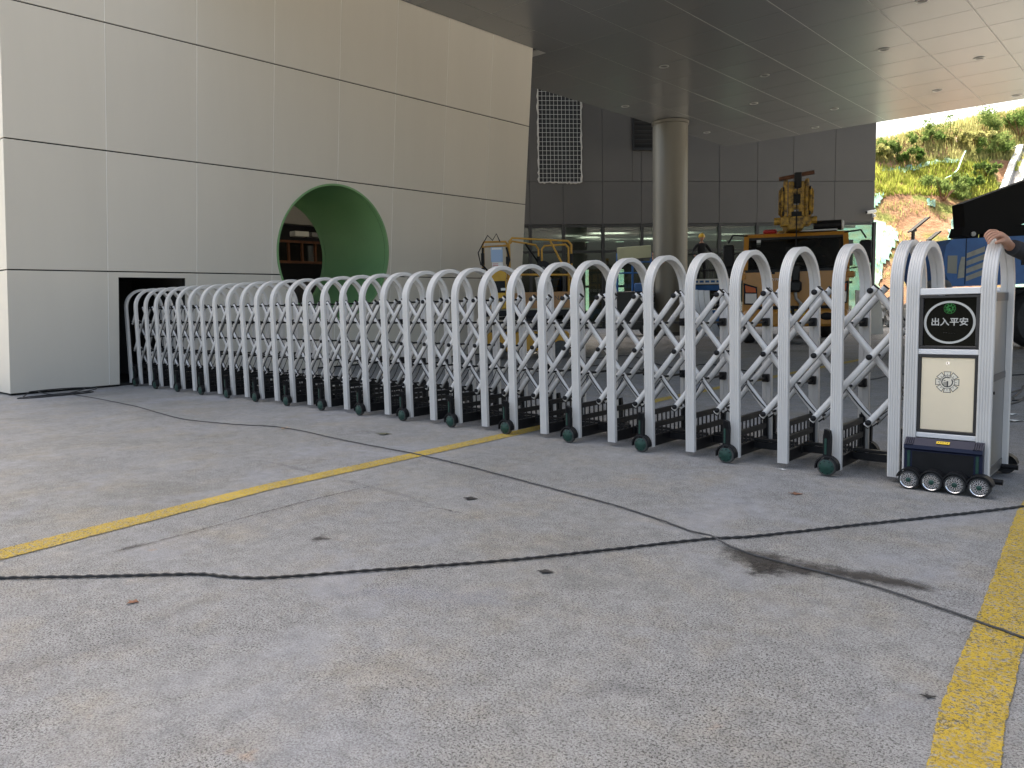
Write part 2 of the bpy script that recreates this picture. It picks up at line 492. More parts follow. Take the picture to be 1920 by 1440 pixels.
blot('lime_mark', [G(1700, 1088), G(1760, 1102), G(1840, 1105)], [.03, .06, .05], M['stain_white'], .003)
blot('dark_spill', [G(572, 1014), G(597, 1010), G(630, 1014)], [.06, .09, .06], M['stain_dark'], .003)
blot('dark_spill', [G(868, 938), G(882, 936), G(896, 936)], [.05, .06, .05], M['stain_dark'], .003)
blot('dark_spill', [G(200, 1036), G(245, 1027), G(290, 1014)], [.03, .045, .03], M['stain_dark'], .0032)
blot('dark_spill', [G(1470, 928), G(1495, 926), G(1512, 928)], [.04, .05, .04], M['stain_dark'], .003)
blot('rust_mark', [G(230, 1133), G(255, 1128), G(280, 1124)], [.05, .08, .05], M['stain_rust'], .003)
blot('rust_mark', [G(345, 1024), G(365, 1020), G(385, 1014)], [.05, .06, .05], M['stain_rust'], .003)
blot('rust_mark', [G(355, 997), G(372, 995), G(390, 993)], [.04, .05, .04], M['stain_rust'], .003)
blot('rust_mark', [G(1478, 1392), G(1500, 1392), G(1520, 1390)], [.03, .04, .03], M['stain_rust'], .003)
blot('crack_line', [G(120, 1053), G(240, 1030), G(370, 996), G(470, 968), G(560, 944), G(660, 920), G(770, 897)], [.02, .022, .02, .022, .03, .02, .015], M['crack'], .0036)
blot('crack_line', [G(700, 940), G(830, 955), G(980, 990)], [.02, .02, .02], M['crack'], .0036)
SC = stain_material('grey_scuff', (.14, .14, .16), .25, 5, amax=.2)
blot('tyre_scuff', [G(-60, 1275), G(0, 1258), G(100, 1238), G(220, 1205), G(330, 1150), G(420, 1110)], [.1, .14, .14, .10, .07, .04], SC, .003)
blot('tyre_scuff', [G(520, 1120), G(700, 1110), G(900, 1120), G(1100, 1150)], [.08, .16, .2, .1], stain_material('grey_wash', (.34, .35, .39), .22, 4, amax=.3), .0031)
blot('tyre_scuff', [G(1000, 1330), G(1150, 1290), G(1300, 1300)], [.06, .12, .06], SC, .0031)
blot('tyre_scuff', [G(300, 835), G(520, 870), G(760, 930), G(900, 985)], [.03, .05, .05, .02], SC, .0031)
blot('tyre_scuff', [G(560, 830), G(680, 810), G(800, 812)], [.1, .2, .1], SC, .0032)

# ------------------------------------------------------------------ left wall block with the round tunnel
WX0, LEAN, SK = -12.37, .06, .033
def wall_pt(y0, z, d=0.0):                 # y along the wall, z up, d into the wall
    return Vector((WX0 + LEAN * z - d, y0 + SK * z, z))
block = empty('wall_block', (WX0, 8.8, 0))
tag(block, 'leaning wall block clad in beige panels with a round green tunnel', 'building')
def to_block(v): return Vector(v) - Vector((WX0, 8.8, 0))
YJ = [3.38, 4.70, 6.08, 7.45, 8.80, 10.13, 11.50, 12.84, 14.19]
ZJ = [.03, 1.745, 3.50, 5.30, 7.06]
TC, TR = (8.80, 2.17), 1.235
GY0, GY1, GZ1 = 4.85, 5.89, 1.66           # gate pocket opening (wall coordinates)
def bool_cut(o, cutters):
    par = o.parent; o.parent = None
    for c in cutters:
        md = o.modifiers.new("b", 'BOOLEAN'); md.operation = 'DIFFERENCE'; md.solver = 'EXACT'; md.object = c
    dg = bpy.context.evaluated_depsgraph_get()
    me = bpy.data.meshes.new_from_object(o.evaluated_get(dg))
    o.modifiers.clear(); o.data = me; o.parent = par
    return o
cyl = MB().lathe([(TR, -.5), (TR, .5)], 'x', (0, TC[0], TC[1]), 72).build('cut_a', M['dark'], smooth=0)
cbox = MB().box((0, (GY0 + GY1) / 2, GZ1 / 2 - .5), (1.0, GY1 - GY0, GZ1 + 1)).build('cut_b', M['dark'], smooth=0)
def warp(me, d_is_x=True):
    for v in me.vertices:
        v.co = to_block(wall_pt(v.co.y, v.co.z, -v.co.x))
for j in range(len(YJ) - 1):
    for r in range(4):
        y0, y1, z0, z1 = YJ[j] + (.004 if j else 0), YJ[j + 1] - .004, ZJ[r] + (.009 if r else 0), ZJ[r + 1] - .009
        if r == 3: z1 = 7.12
        mb = MB(); mb.box((-.012 + rnd(-.0012, .0012), (y0 + y1) / 2, (z0 + z1) / 2), (.024, y1 - y0, z1 - z0), bev=.003)
        o = mb.build('wall_panel', random.choice(BEIGES), block, smooth=0)
        cs = []
        if y1 > TC[0] - TR and y0 < TC[0] + TR and z1 > TC[1] - TR and z0 < TC[1] + TR: cs.append(cyl)
        if y1 > GY0 and y0 < GY1 and z0 < GZ1: cs.append(cbox)
        if cs: bool_cut(o, cs)
        warp(o.data)
for j in range(1, len(YJ) - 1):            # pale sealant in the upright joints
    for r in range(4):
        z0, z1 = ZJ[r] + .012, ZJ[r + 1] - .012
        o = MB().box((-.0065, YJ[j], (z0 + z1) / 2), (.0115, .0075, z1 - z0)).build('joint_sealant', M['sealant'], block, smooth=0)
        cs = []
        if abs(YJ[j] - TC[0]) < TR and z0 < TC[1] + TR and z1 > TC[1] - TR: cs.append(cyl)
        if cs: bool_cut(o, cs)
        warp(o.data)
# backing leaf with both openings, and the rest of the block
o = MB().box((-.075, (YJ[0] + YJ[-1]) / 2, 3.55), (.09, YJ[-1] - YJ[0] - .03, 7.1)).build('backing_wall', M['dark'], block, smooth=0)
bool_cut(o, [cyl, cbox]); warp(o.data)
o = MB().box((-2.17, (YJ[0] + YJ[-1]) / 2, 3.55), (.06, YJ[-1] - YJ[0], 7.1)).build('rear_wall', M['beige'], block, smooth=0)
cyl.location.x = -2.17; bpy.context.view_layer.update()
bool_cut(o, [cyl]); warp(o.data)
for r in range(4):                          # return faces at both ends
    z0, z1 = ZJ[r] + (.009 if r else 0), (ZJ[r + 1] - .009 if r < 3 else 7.1)
    for yy, nm in ((YJ[0] + .012, 'end_panel'), (YJ[-1] - .012, 'end_panel')):
        o = MB().box((-1.08, yy, (z0 + z1) / 2), (2.11, .02, z1 - z0), bev=.002).build(nm, M['beige'], block, smooth=0); warp(o.data)
o = MB().box((-1.1, (YJ[0] + YJ[-1]) / 2, 7.09), (2.15, YJ[-1] - YJ[0] - .05, .02)).build('roof_deck', M['dark'], block, smooth=0); warp(o.data)
o = MB().box((-1.1, (YJ[0] + YJ[-1]) / 2, .015), (2.0, YJ[-1] - YJ[0] - .1, .03)).build('plinth', M['dark'], block, smooth=0)
bpy.data.objects.remove(cyl); bpy.data.objects.remove(cbox)
for v in o.data.vertices: v.co = to_block(wall_pt(v.co.y, v.co.z, -v.co.x))
# tunnel lining, ring with a groove near each end
prof = [(TR + .03, .012), (TR - .004, .012), (TR - .006, .0), (TR - .006, -.075), (TR + .004, -.078), (TR + .004, -.086), (TR - .006, -.089),
        (TR - .006, -2.10), (TR + .004, -2.104), (TR + .004, -2.112), (TR - .006, -2.116), (TR - .006, -2.215), (TR + .03, -2.215), (TR + .03, .012)]
o = MB().lathe(prof, 'x', (0, TC[0], TC[1]), 96)
o.f = [f for f in o.f if len(f) == 4]; o.mi = [0] * len(o.f)
o = o.build('tunnel_lining', M['tunnel'], block, smooth=35); warp(o.data)
# pocket behind the gate opening: a dark bay
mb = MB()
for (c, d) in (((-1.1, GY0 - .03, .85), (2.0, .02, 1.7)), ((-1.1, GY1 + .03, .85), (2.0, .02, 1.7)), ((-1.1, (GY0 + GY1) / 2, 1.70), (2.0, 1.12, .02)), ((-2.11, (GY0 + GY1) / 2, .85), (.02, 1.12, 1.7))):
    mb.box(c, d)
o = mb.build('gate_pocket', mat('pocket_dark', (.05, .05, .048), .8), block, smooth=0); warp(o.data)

# ------------------------------------------------------------------ building seen through the tunnel
inner = empty('courtyard_facade', (-17.5, 12, 0))
tag(inner, 'dark shop front with brown window frames seen through the tunnel', 'building')
MB().box((-.15, 0, 5.1), (.3, 8, 3.6)).build('upper_wall', mat('courtyard_wall', (.24, .235, .22), .7, var=.05), inner, smooth=0)
MB().box((-.9, 0, 3.4), (.1, 8, 6.8)).build('recess_wall', mat('courtyard_dark', (.02, .02, .02), .6), inner, smooth=0)  # raised out of sight behind the upper wall to stop a sun leak
MB().box((.02, -.45, 3.045), (.25, .42, .13), bev=.01).build('air_unit', M['sheet'], inner, smooth=0)
MB().box((.02, .02, 3.04), (.25, .35, .12), bev=.01).build('air_unit', mat('unit_grey', (.25, .25, .25), .5), inner, smooth=0)
MB().box((.02, .30, 3.04), (.25, .18, .12), bev=.01).build('air_unit', M['sheet'], inner, smooth=0)
for zz in (2.85, 2.33): MB().box((0, 0, zz), (.08, 6, .06)).build('frame_rail', M['timber'], inner, smooth=0)
for k in range(-6, 8): MB().box((-.002, -.79 + .40 * (k + .02), 2.59), (.07, .045, .46)).build('frame_post', M['timber'], inner, smooth=0)
MB().box((-.3, 0, 2.59), (.02, 7.5, .5)).build('window_pane', M['winglass'], inner, smooth=0)
MB().box((-.35, .1, .95), (.4, 1.1, 1.9), bev=.02).build('dark_counter', mat('counter_grey', (.06, .06, .06), .6), inner, smooth=0)

MB().box((1.3, 0, 6.98), (3.0, 8, .1)).build('courtyard_shade_roof', M['dark'], inner, smooth=0)  # unseen cover added to keep the facade behind the tunnel dark
for s in (-1, 1): MB().box((1.3, s * 4.0, 3.45), (3.0, .1, 6.9)).build('courtyard_shade_wall', M['dgrey'], inner, smooth=0)  # unseen end walls added to enclose and darken the courtyard
# ------------------------------------------------------------------ canopy
SZ = 7.05
canopy = empty('canopy', (-4, 19, SZ))
tag(canopy, 'wide overhanging canopy with grey metal soffit panels', 'canopy')
XJ = [-14.02] + [-12.62 + 1.465 * k for k in range(0, 9)]
YS = [9.4 + 1.37 * k for k in range(0, 14)]
YEND, YNEAR, XRIGHT = 28.55, 5.6, 13.0
YS = [y for y in YS if y < YEND - .4] + [YEND]
panel_cache = {}
def soffit_mesh(w, l):
    k = (round(w, 3), round(l, 3))
    if k not in panel_cache:
        panel_cache[k] = MB().box((0, 0, .015), (w - .012, l - .012, .03), bev=.003).mesh('soffit_panel', M['soffit'], 0)
    return panel_cache[k]
for i in range(len(XJ) - 1):
    for j in range(len(YS) - 1):
        xa = XJ[i]
        if YS[j] < 14.0:                      # the wall block takes up the first bays
            if i == 0: continue
            if i == 1: xa = -11.93
        w, l = XJ[i + 1] - xa, YS[j + 1] - YS[j]
        o = link('soffit_panel', soffit_mesh(w, l), canopy, ((xa + XJ[i + 1]) / 2 + 4, (YS[j] + YS[j + 1]) / 2 - 19, rnd(0, .001)), (rnd(-.0006, .0006), rnd(-.0006, .0006), 0))
# plain soffit beyond the part with visible joints
MB().box(((XJ[0] + 2.3 + XRIGHT) / 2 + 4, (YNEAR + 9.4) / 2 - 19 - .003, .015), (XRIGHT - XJ[0] - 2.3, 9.4 - YNEAR, .029)).build('outer_soffit', M['soffit'], canopy, smooth=0)
MB().box(((XJ[-1] + XRIGHT) / 2 + 4.003, (9.4 + YEND) / 2 - 19, .015), (XRIGHT - XJ[-1], YEND - 9.4, .03)).build('outer_soffit', M['soffit'], canopy, smooth=0)
MB().box(((XJ[0] + XRIGHT) / 2 + 4, (14.6 + YEND) / 2 - 19, .0215), (XRIGHT - XJ[0], YEND - 14.6, .03)).build('soffit_backing', M['soffit_joint'], canopy, smooth=0)
MB().box(((-11.7 + XRIGHT) / 2 + 4, (YNEAR + 14.6) / 2 - 19, .0215), (XRIGHT + 11.7, 14.6 - YNEAR, .03)).build('soffit_backing', M['soffit_joint'], canopy, smooth=0)
MB().box(((XJ[0] + XRIGHT) / 2 + 4, (YNEAR + YEND) / 2 - 19, 7.6), (XRIGHT - XJ[0], YEND - YNEAR, 15.0)).build('canopy_sun_block', M['dgrey'], canopy, smooth=0)  # unseen mass added over the canopy to keep the sun off the pavement
for (x, y) in [(-10.46, 17.8), (-8.95, 20.4), (-13.35, 20.45), (-10.42, 23.0), (-8.9, 25.5), (-13.35, 25.65), (-10.3, 27.7), (-4.46, 22.87), (-4.42, 27.9), (-4.5, 17.7), (-6.0, 20.4), (-6.0, 25.5), (-13.3, 15.3)]:
    t = empty('downlight', (x, y, SZ))
    tag(t, 'small round recessed downlight set in the canopy soffit', 'downlight', 'downlights in the canopy soffit')
    MB().lathe([(.085, .002), (.125, .002), (.13, -.006), (.12, -.016), (.09, -.012), (.085, .002)], 'z', n=24).build('trim_ring', M['trimring'], t)
    MB().lathe([(.001, -.004), (.055, -.006), (.086, -.002)], 'z', n=20).build('reflector', M['lampd'], t)

# ------------------------------------------------------------------ round column
cx, cy = -13.45, 23.3
col = empty('round_column', (cx, cy, 0))
tag(col, 'tall round grey column rising from the pavement to the soffit', 'column')
CR = .575
MB().lathe([(CR, 0), (CR, 7.02)], 'z', n=64).build('shaft', M['column'], col, smooth=40)
MB().lathe([(CR + .03, 0.0), (CR + .03, .12), (CR + .002, .13)], 'z', n=64).build('base_ring', M['dgrey'], col)
MB().lathe([(CR + .003, 6.93), (CR + .035, 6.95), (CR + .035, 7.035), (CR + .003, 7.04)], 'z', n=64).build('collar', M['column'], col)

# ------------------------------------------------------------------ dark building behind
A0, B0 = cam_at(1000, 560, 33.9), cam_at(1634, 560, 35.6)
A0.z = B0.z = 0
U = (B0 - A0).normalized()
office = empty('office_building', A0, math.atan2(U.y, U.x))
tag(office, 'dark grey panelled building with a glazed ground floor behind the column', 'building')
# local frame: x along the facade, -y towards the viewer, z up
def fx(px):                                    # facade coordinate seen at photo column px
    d = RM @ Vector(((px - 960) / F, (560 - 720) / F, 1)); o = Vector((0, 0, CAM_H))
    n = Vector((-U.y, U.x, 0)); t = (A0 - o).dot(n) / d.dot(n)
    return ((o + d * t) - A0).dot(U)
ZG, ZP, ZT = 4.56, 6.38, 12.0
cols = [640, 710, 780, 852, 924, 996, 1058, 1131, 1203, 1275, 1347, 1417, 1483, 1560, 1634]
fxs = [fx(p) for p in cols]
gr0, gr1, gz0, gz1 = fx(1014), fx(1092), 6.36, 10.35      # wire mesh opening
lv0, lv1, lz0, lz1 = fx(1186), fx(1262), 7.72, 9.4        # dark louvre opening
def facade_panel(x0, x1, z0, z1):
    g = .008
    MB().box(((x0 + x1) / 2, rnd(-.002, .002), (z0 + z1) / 2), (x1 - x0 - 2 * g, .05, z1 - z0 - 2 * g), bev=.004).build('facade_panel', M['dgrey'], office, smooth=0)
for i in range(len(fxs) - 1):
    a, b = fxs[i], fxs[i + 1]
    facade_panel(a, b, ZG, ZP)
    if cols[i] == 996:
        facade_panel(a, gr0, ZP, ZT); facade_panel(gr0, b, gz1, ZT)
    elif cols[i] == 1058:
        facade_panel(gr1, b, ZP, ZT); facade_panel(a, gr1, gz1, ZT)
    elif cols[i] == 1131:
        facade_panel(a, lv0, ZP, ZT); facade_panel(lv0, b, ZP, lz0); facade_panel(lv0, b, lz1, ZT)
    elif cols[i] == 1203:
        facade_panel(lv1, b, ZP, ZT) ; facade_panel(a, lv1, ZP, lz0); facade_panel(a, lv1, lz1, ZT)
    else:
        facade_panel(a, b, ZP, ZT)
MB().box(((fxs[0] + fxs[-1]) / 2, .2, (ZG + ZT) / 2), (fxs[-1] - fxs[0], .3, ZT - ZG - .05)).build('backing_wall', M['dark'], office, smooth=0)
MB().box(((fxs[0] + fxs[-1]) / 2, 4.0, 21.0), (fxs[-1] - fxs[0], 8.1, 18.0)).build('office_sun_block', M['dgrey'], office, smooth=0)  # out-of-view upper mass added so its shadow covers the floor in front
bw = fxs[-1]
MB().box((bw - .06, 4, (ZG + ZT) / 2), (.08, 8, ZT - ZG), bev=.01).build('side_wall', M['dgrey'], office, smooth=0)
# louvre opening
lv = MB(); w = lv1 - lv0
lv.box((lv0 + .04, -.03, (lz0 + lz1) / 2), (.08, .12, lz1 - lz0)); lv.box((lv1 - .04, -.03, (lz0 + lz1) / 2), (.08, .12, lz1 - lz0)); lv.box(((lv0 + lv1) / 2, -.03, lz0 + .05), (w - .17, .12, .1))
lvo = lv.build('louvre_frame', M['mullion'], office, smooth=0)
for k in range(8): MB().box(((lv0 + lv1) / 2, .02, lz0 + .22 + .19 * k), (w - .18, .02, .15), (.6, 0, 0)).build('louvre_slat', M['mullion'], lvo, smooth=0)
# glazing: mullions, transom, panes
for i in range(len(fxs)):
    MB().box((fxs[i], -.04, ZG / 2), (.13, .16, ZG - .01), bev=.006).build('mullion', M['mullion'], office, smooth=0)
for i in range(len(fxs) - 1):
    a, b = fxs[i] + .067, fxs[i + 1] - .067
    for (z0, z1) in ((.12, 3.32), (3.44, 4.42)):
        MB().box(((a + b) / 2, .0, (z0 + z1) / 2), (b - a, .012, z1 - z0)).build('window_pane', M['pane'], office, smooth=0)
    for zz, hh in ((.055, .11), (3.38, .11), (4.485, .11)):
        MB().box(((a + b) / 2, -.005, zz), (b - a, .12, hh)).build('transom', M['mullion'], office, smooth=0)
L0, L1 = fxs[0], fxs[-1]
DP = 9.0
mi = mat('office_interior', (.10, .10, .10), .7); mc = mat('office_ceiling', (.16, .17, .17), .6)
MB().box(((L0 + L1) / 2, DP / 2 + .4, .02), (L1 - L0 - .3, DP, .04)).build('office_floor', mi, office, smooth=0)
MB().box(((L0 + L1) / 2, DP / 2 + .4, 4.62), (L1 - L0 - .3, DP, .06)).build('office_ceiling', mc, office, smooth=0)
# rear wall with window slots that show the hillside
def bx(px):
    d = RM @ Vector(((px - 960) / F, (560 - 720) / F, 1)); o = Vector((0, 0, CAM_H)); n = Vector((-U.y, U.x, 0)); t = ((A0 + n * DP) - o).dot(n) / d.dot(n)
    return ((o + d * t) - A0).dot(U)
slots = [(1099, 1106), (1156, 1172), (1346, 1364), (1372, 1392), (1545, 1600)]
xs = [L0]; 
for a, b in slots: xs += [bx(a), bx(b)]
xs += [L1]
for k in range(0, len(xs), 2):
    if xs[k + 1] > xs[k]: MB().box(((xs[k] + xs[k + 1]) / 2, DP + .2, 2.3), (xs[k + 1] - xs[k], .1, 4.56)).build('rear_wall', mi, office, smooth=0)
for a, b in slots:
    for zz, hh in ((.35, .7), (2.05, .12), (3.75, 1.5)): MB().box(((bx(a) + bx(b)) / 2, DP + .2, zz), (bx(b) - bx(a), .08, hh)).build('rear_rail', M['mullion'], office, smooth=0)
for (px, yy, ln) in ((1175, 3.2, 1.7), (1205, 6.0, 1.5), (1320, 3.0, 1.5), (1300, 6.5, 1.2), (1345, 5.2, 1.2), (1155, 5.5, 1.0), (1440, 4, 1.4), (1105, 4.0, 1.0)):
    MB().box((fx(px) + yy * .0, yy, 4.56), (ln, .32, .05)).build('ceiling_light', M['lamp'], office, smooth=0)
for k in range(7): MB().box(((L0 + L1) / 2, 1.2 + 1.1 * k, 4.5), (L1 - L0 - .4, .07, .16)).build('ceiling_duct', M['sheet'], office, smooth=0)
MB().box((fx(1030), 3.5, 1.6), (2.3, .15, 3.2)).build('interior_screen', mi, office, smooth=0)
MB().box((fx(1060), 2.2, 1.2), (1.2, .8, 2.4)).build('interior_partition', M['dgrey'], office, smooth=0)
# poster inside
MB().box((fx(1034), .06, 3.72), (.62, .01, .26)).build('red_notice', M['red'], office, smooth=0)

# wire mesh screen with crumbling edges
wm = empty('wire_mesh_screen', office.matrix_basis @ Vector(((gr0 + gr1) / 2, -.05, gz0)), math.atan2(U.y, U.x))
tag(wm, 'white wire mesh screen over a rough wall opening under the soffit', 'mesh screen')
W, Hh = gr1 - gr0, gz1 - gz0
for k in range(12):
    x = -W / 2 + W * k / 11
    MB().box((x, -.015, Hh / 2), (.012, .008, Hh)).build('wire', M['wire'], wm, smooth=0)
for k in range(22):
    z = Hh * k / 21
    MB().box((0, .0, max(.012, z)), (W, .008, .012)).build('wire', M['wire'], wm, smooth=0)
M['foam'] = mat('foam_dusty', (.32, .30, .26), .8)
def foam(path):
    sc = [rnd(.5, 1.5) for _ in path]; MB().tube(path, .035, 6, scales=sc).build('foam_edge', M['foam'], wm, smooth=0)
foam([(-W / 2 + W * k / 24, .02, rnd(-.05, .02)) for k in range(25)])
foam([(W / 2 + rnd(-.01, .03), .02, Hh * k / 30) for k in range(31)])
foam([(-W / 2 + rnd(-.03, .01), .02, Hh * k / 30) for k in range(31)])
MB().box((0, .75, Hh / 2), (W, .05, Hh)).build('cavity_back', mat('cavity_wall', (.28, .26, .22), .9, var=.5, vscale=1.2), wm, smooth=0)
MB().box((-.2, .5, 1.0), (.7, .35, .7)).build('cavity_unit', M['mullion'], wm, smooth=0)
MB().box((-.3, .5, 2.8), (.6, .3, .5)).build('cavity_unit', M['mullion'], wm, smooth=0)
MB().tube([(.1, .45, 3.9), (.2, .4, 2.6), (.5, .42, 1.4), (.62, .4, .1)], .02).build('cavity_cable', M['cable'], wm)

# surveillance camera on the corner
p = office.matrix_basis @ Vector((fx(1628), -.12, 4.83))
cc = empty('security_camera', p, math.atan2(U.y, U.x))
tag(cc, 'white bullet security camera on the corner of the dark building', 'camera')
MB().box((.1, .03, 0), (.1, .2, .12), bev=.01).build('wall_bracket', M['sheet'], cc, smooth=0)
MB().tube([(.1, -.05, 0), (-.05, -.12, .1)], .03).build('arm', M['sheet'], cc)
MB().box((-.14, -.16, .16), (.46, .14, .14), (0, -.15, 0), .03).build('housing', M['sheet'], cc)
MB().box((-.37, -.16, .13), (.03, .11, .11), (0, -.15, 0), .01).build('lens', M['black'], cc)

# ------------------------------------------------------------------ hillside
HR = Vector((RM[0][0], RM[1][0], 0)).normalized()         # to the right of the view
HF = Vector((-HR.y, HR.x, 0))                             # away from the viewer
D0, SL = 45.5, .80
def crest(r): return max(7.5, 12.9 + .235 * (r - 28.2)) if r < 60 else 20.4
def hill_z(r, d):
    c = crest(r) + .5 * mnoise.noise(Vector((r * .25, 3, 0)))
    z = SL * (d - D0)
    if z < 0: z = max(-.3, z)
    z += .35 * mnoise.noise(Vector((r * .35, d * .35, 1))) * min(1, max(0, d - D0) / 2) + .12 * mnoise.noise(Vector((r * 1.3, d * 1.3, 5))) * min(1, max(0, d - D0))
    return min(z, c + (z - c) * .06) if z > c else z
def hill_pt(r, d, up=0.0):
    p = HR * r + HF * d
    return Vector((p.x, p.y, hill_z(r, d) + up))
def hill_px(px, py):
    """hill coordinates (r, d) of the slope seen at a photo pixel"""
    e = RM @ Vector(((px - 960) / F, (py - 720) / F, 1))
    fd = e.dot(HF); rr = e.dot(HR) / fd; ez = e.z / fd
    d = (CAM_H + SL * D0) / (SL - ez)
    return rr * d, d
def hill_material():
    mt = bpy.data.materials.new('hillside_soil'); mt.use_nodes = True
    nt = mt.node_tree; N = nt.nodes; L = nt.links; b = N["Principled BSDF"]; b.inputs["Roughness"].default_value = .95; b.inputs["Specular IOR Level"].default_value = .1
    pos = N.new("ShaderNodeNewGeometry").outputs["Position"]
    n = N.new("ShaderNodeTexNoise"); n.inputs["Scale"].default_value = .9; n.inputs["Detail"].default_value = 9; n.inputs["Roughness"].default_value = .72; L.new(pos, n.inputs["Vector"])
    r = N.new("ShaderNodeValToRGB"); e = r.color_ramp.elements
    e[0].position = .32; e[0].color = (.16, .085, .05, 1); e[1].position = .66; e[1].color = (.36, .24, .15, 1); k = e.new(.5); k.color = (.30, .17, .10, 1)
    L.new(n.outputs["Fac"], r.inputs[0])
    n2 = N.new("ShaderNodeTexNoise"); n2.inputs["Scale"].default_value = .45; n2.inputs["Detail"].default_value = 6; L.new(pos, n2.inputs["Vector"])
    r2 = N.new("ShaderNodeValToRGB"); r2.color_ramp.elements[0].position = .52; r2.color_ramp.elements[1].position = .62; L.new(n2.outputs["Fac"], r2.inputs[0])
    mx = N.new("ShaderNodeMix"); mx.data_type = 'RGBA'; L.new(r2.outputs[0], mx.inputs[0]); L.new(r.outputs[0], mx.inputs[6]); mx.inputs[7].default_value = (.16, .18, .05, 1)
    L.new(mx.outputs[2], b.inputs["Base Color"])
    n3 = N.new("ShaderNodeTexNoise"); n3.inputs["Scale"].default_value = 3.5; n3.inputs["Detail"].default_value = 8; n3.inputs["Roughness"].default_value = .7; L.new(pos, n3.inputs["Vector"])
    bp = N.new("ShaderNodeBump"); bp.inputs["Strength"].default_value = .8; bp.inputs["Distance"].default_value = .25; L.new(n3.outputs["Fac"], bp.inputs["Height"]); L.new(bp.outputs[0], b.inputs["Normal"])
    return mt
mb = MB(); vs = []; NR, ND = 190, 80
for i in range(NR + 1):
    for j in range(ND + 1):
        r = -50 + 125 * i / NR; d = 44.5 + 46 * (j / ND) ** 1.2
        p = hill_pt(r, d); vs.append(p)
mb.add(vs, [(i * (ND + 1) + j, (i + 1) * (ND + 1) + j, (i + 1) * (ND + 1) + j + 1, i * (ND + 1) + j + 1) for i in range(NR) for j in range(ND)])
tag(mb.build('hillside', hill_material(), smooth=180), kind='structure')

def leafmat(name, c1, c2, trans=.5):
    mt = bpy.data.materials.new(name); mt.use_nodes = True
    nt = mt.node_tree; N = nt.nodes; L = nt.links
    for n in list(N): N.remove(n)
    out = N.new("ShaderNodeOutputMaterial")
    pos = N.new("ShaderNodeNewGeometry")
    nz = N.new("ShaderNodeTexNoise"); nz.inputs["Scale"].default_value = .5; nz.inputs["Detail"].default_value = 7; L.new(pos.outputs["Position"], nz.inputs["Vector"])
    rp = N.new("ShaderNodeValToRGB"); rp.color_ramp.elements[0].position = .36; rp.color_ramp.elements[1].position = .64
    rp.color_ramp.elements[0].color = (*c1, 1); rp.color_ramp.elements[1].color = (*c2, 1)
    L.new(nz.outputs["Fac"], rp.inputs[0])
    df = N.new("ShaderNodeBsdfDiffuse"); tl = N.new("ShaderNodeBsdfTranslucent"); mx = N.new("ShaderNodeMixShader"); mx.inputs[0].default_value = trans
    L.new(rp.outputs[0], df.inputs[0]); L.new(rp.outputs[0], tl.inputs[0]); L.new(df.outputs[0], mx.inputs[1]); L.new(tl.outputs[0], mx.inputs[2]); L.new(mx.outputs[0], out.inputs[0])
    return mt
M['grass'] = leafmat('sunlit_grass', (.22, .26, .05), (.43, .46, .11))
M['shrub'] = leafmat('shrub_leaf', (.08, .14, .035), (.20, .26, .09), .45)
M['weed'] = leafmat('dry_weed', (.26, .27, .10), (.44, .42, .19), .5)

def blade_set(n, sampler, h, w):
    mb = MB(); k = 0
    for _ in range(n * 4):
        if k >= n: break
        q = sampler()
        if q is None: continue
        k += 1
        r, d = q
        p = hill_pt(r, d, -.03); hh = h * rnd(.5, 1.3); a = rnd(0, 6.28); ww = w * rnd(.6, 1.3)
        dx, dy = math.cos(a), math.sin(a); lx, ly = rnd(-.35, .35) * hh, rnd(-.35, .35) * hh
        mb.add([p + Vector((-dx * ww, -dy * ww, 0)), p + Vector((dx * ww, dy * ww, 0)), p + Vector((lx, ly, hh))], [(0, 1, 2)])
    return mb
def in_channel(r, d): return abs(r - (36.2 + (d - 50) * .19)) < 1.1
def s_grass():
    r, d = rnd(8, 60), rnd(54.0, 59.5); z = SL * (d - D0)
    lo = 8.0 + .9 * mnoise.noise(Vector((r * .22, 0, 7))); hi = 10.9 + .5 * mnoise.noise(Vector((r * .3, 0, 9)))
    if not (lo < z < hi) or (34.0 + (d - 54) * .35 < r < 36.0 + (d - 54) * .25): return None
    return (r, d)
tag(blade_set(26000, s_grass, .42, .05).build('grass', M['grass'], smooth=0), 'bright green grass covering the middle of the slope', 'grass', kind='stuff')
def s_weed():
    r, d = rnd(5, 62), rnd(57, 72); z = SL * (d - D0)
    if z < 11.1 or d > D0 + crest(r) / SL + 2.5: return None
    return (r, d)
tag(blade_set(26000, s_weed, .55, .05).build('dry_weeds', M['weed'], smooth=0), 'pale dry weeds along the top of the slope', 'weeds', kind='stuff')
def s_sparse():
    r, d = rnd(5, 60), rnd(45, 55)
    if mnoise.noise(Vector((r * .45, d * .45, 2))) < .12: return None
    return (r, d)
tag(blade_set(7000, s_sparse, .3, .04).build('grass_tufts', M['weed'], smooth=0), 'sparse grass tufts on the bare soil', 'grass', kind='stuff')

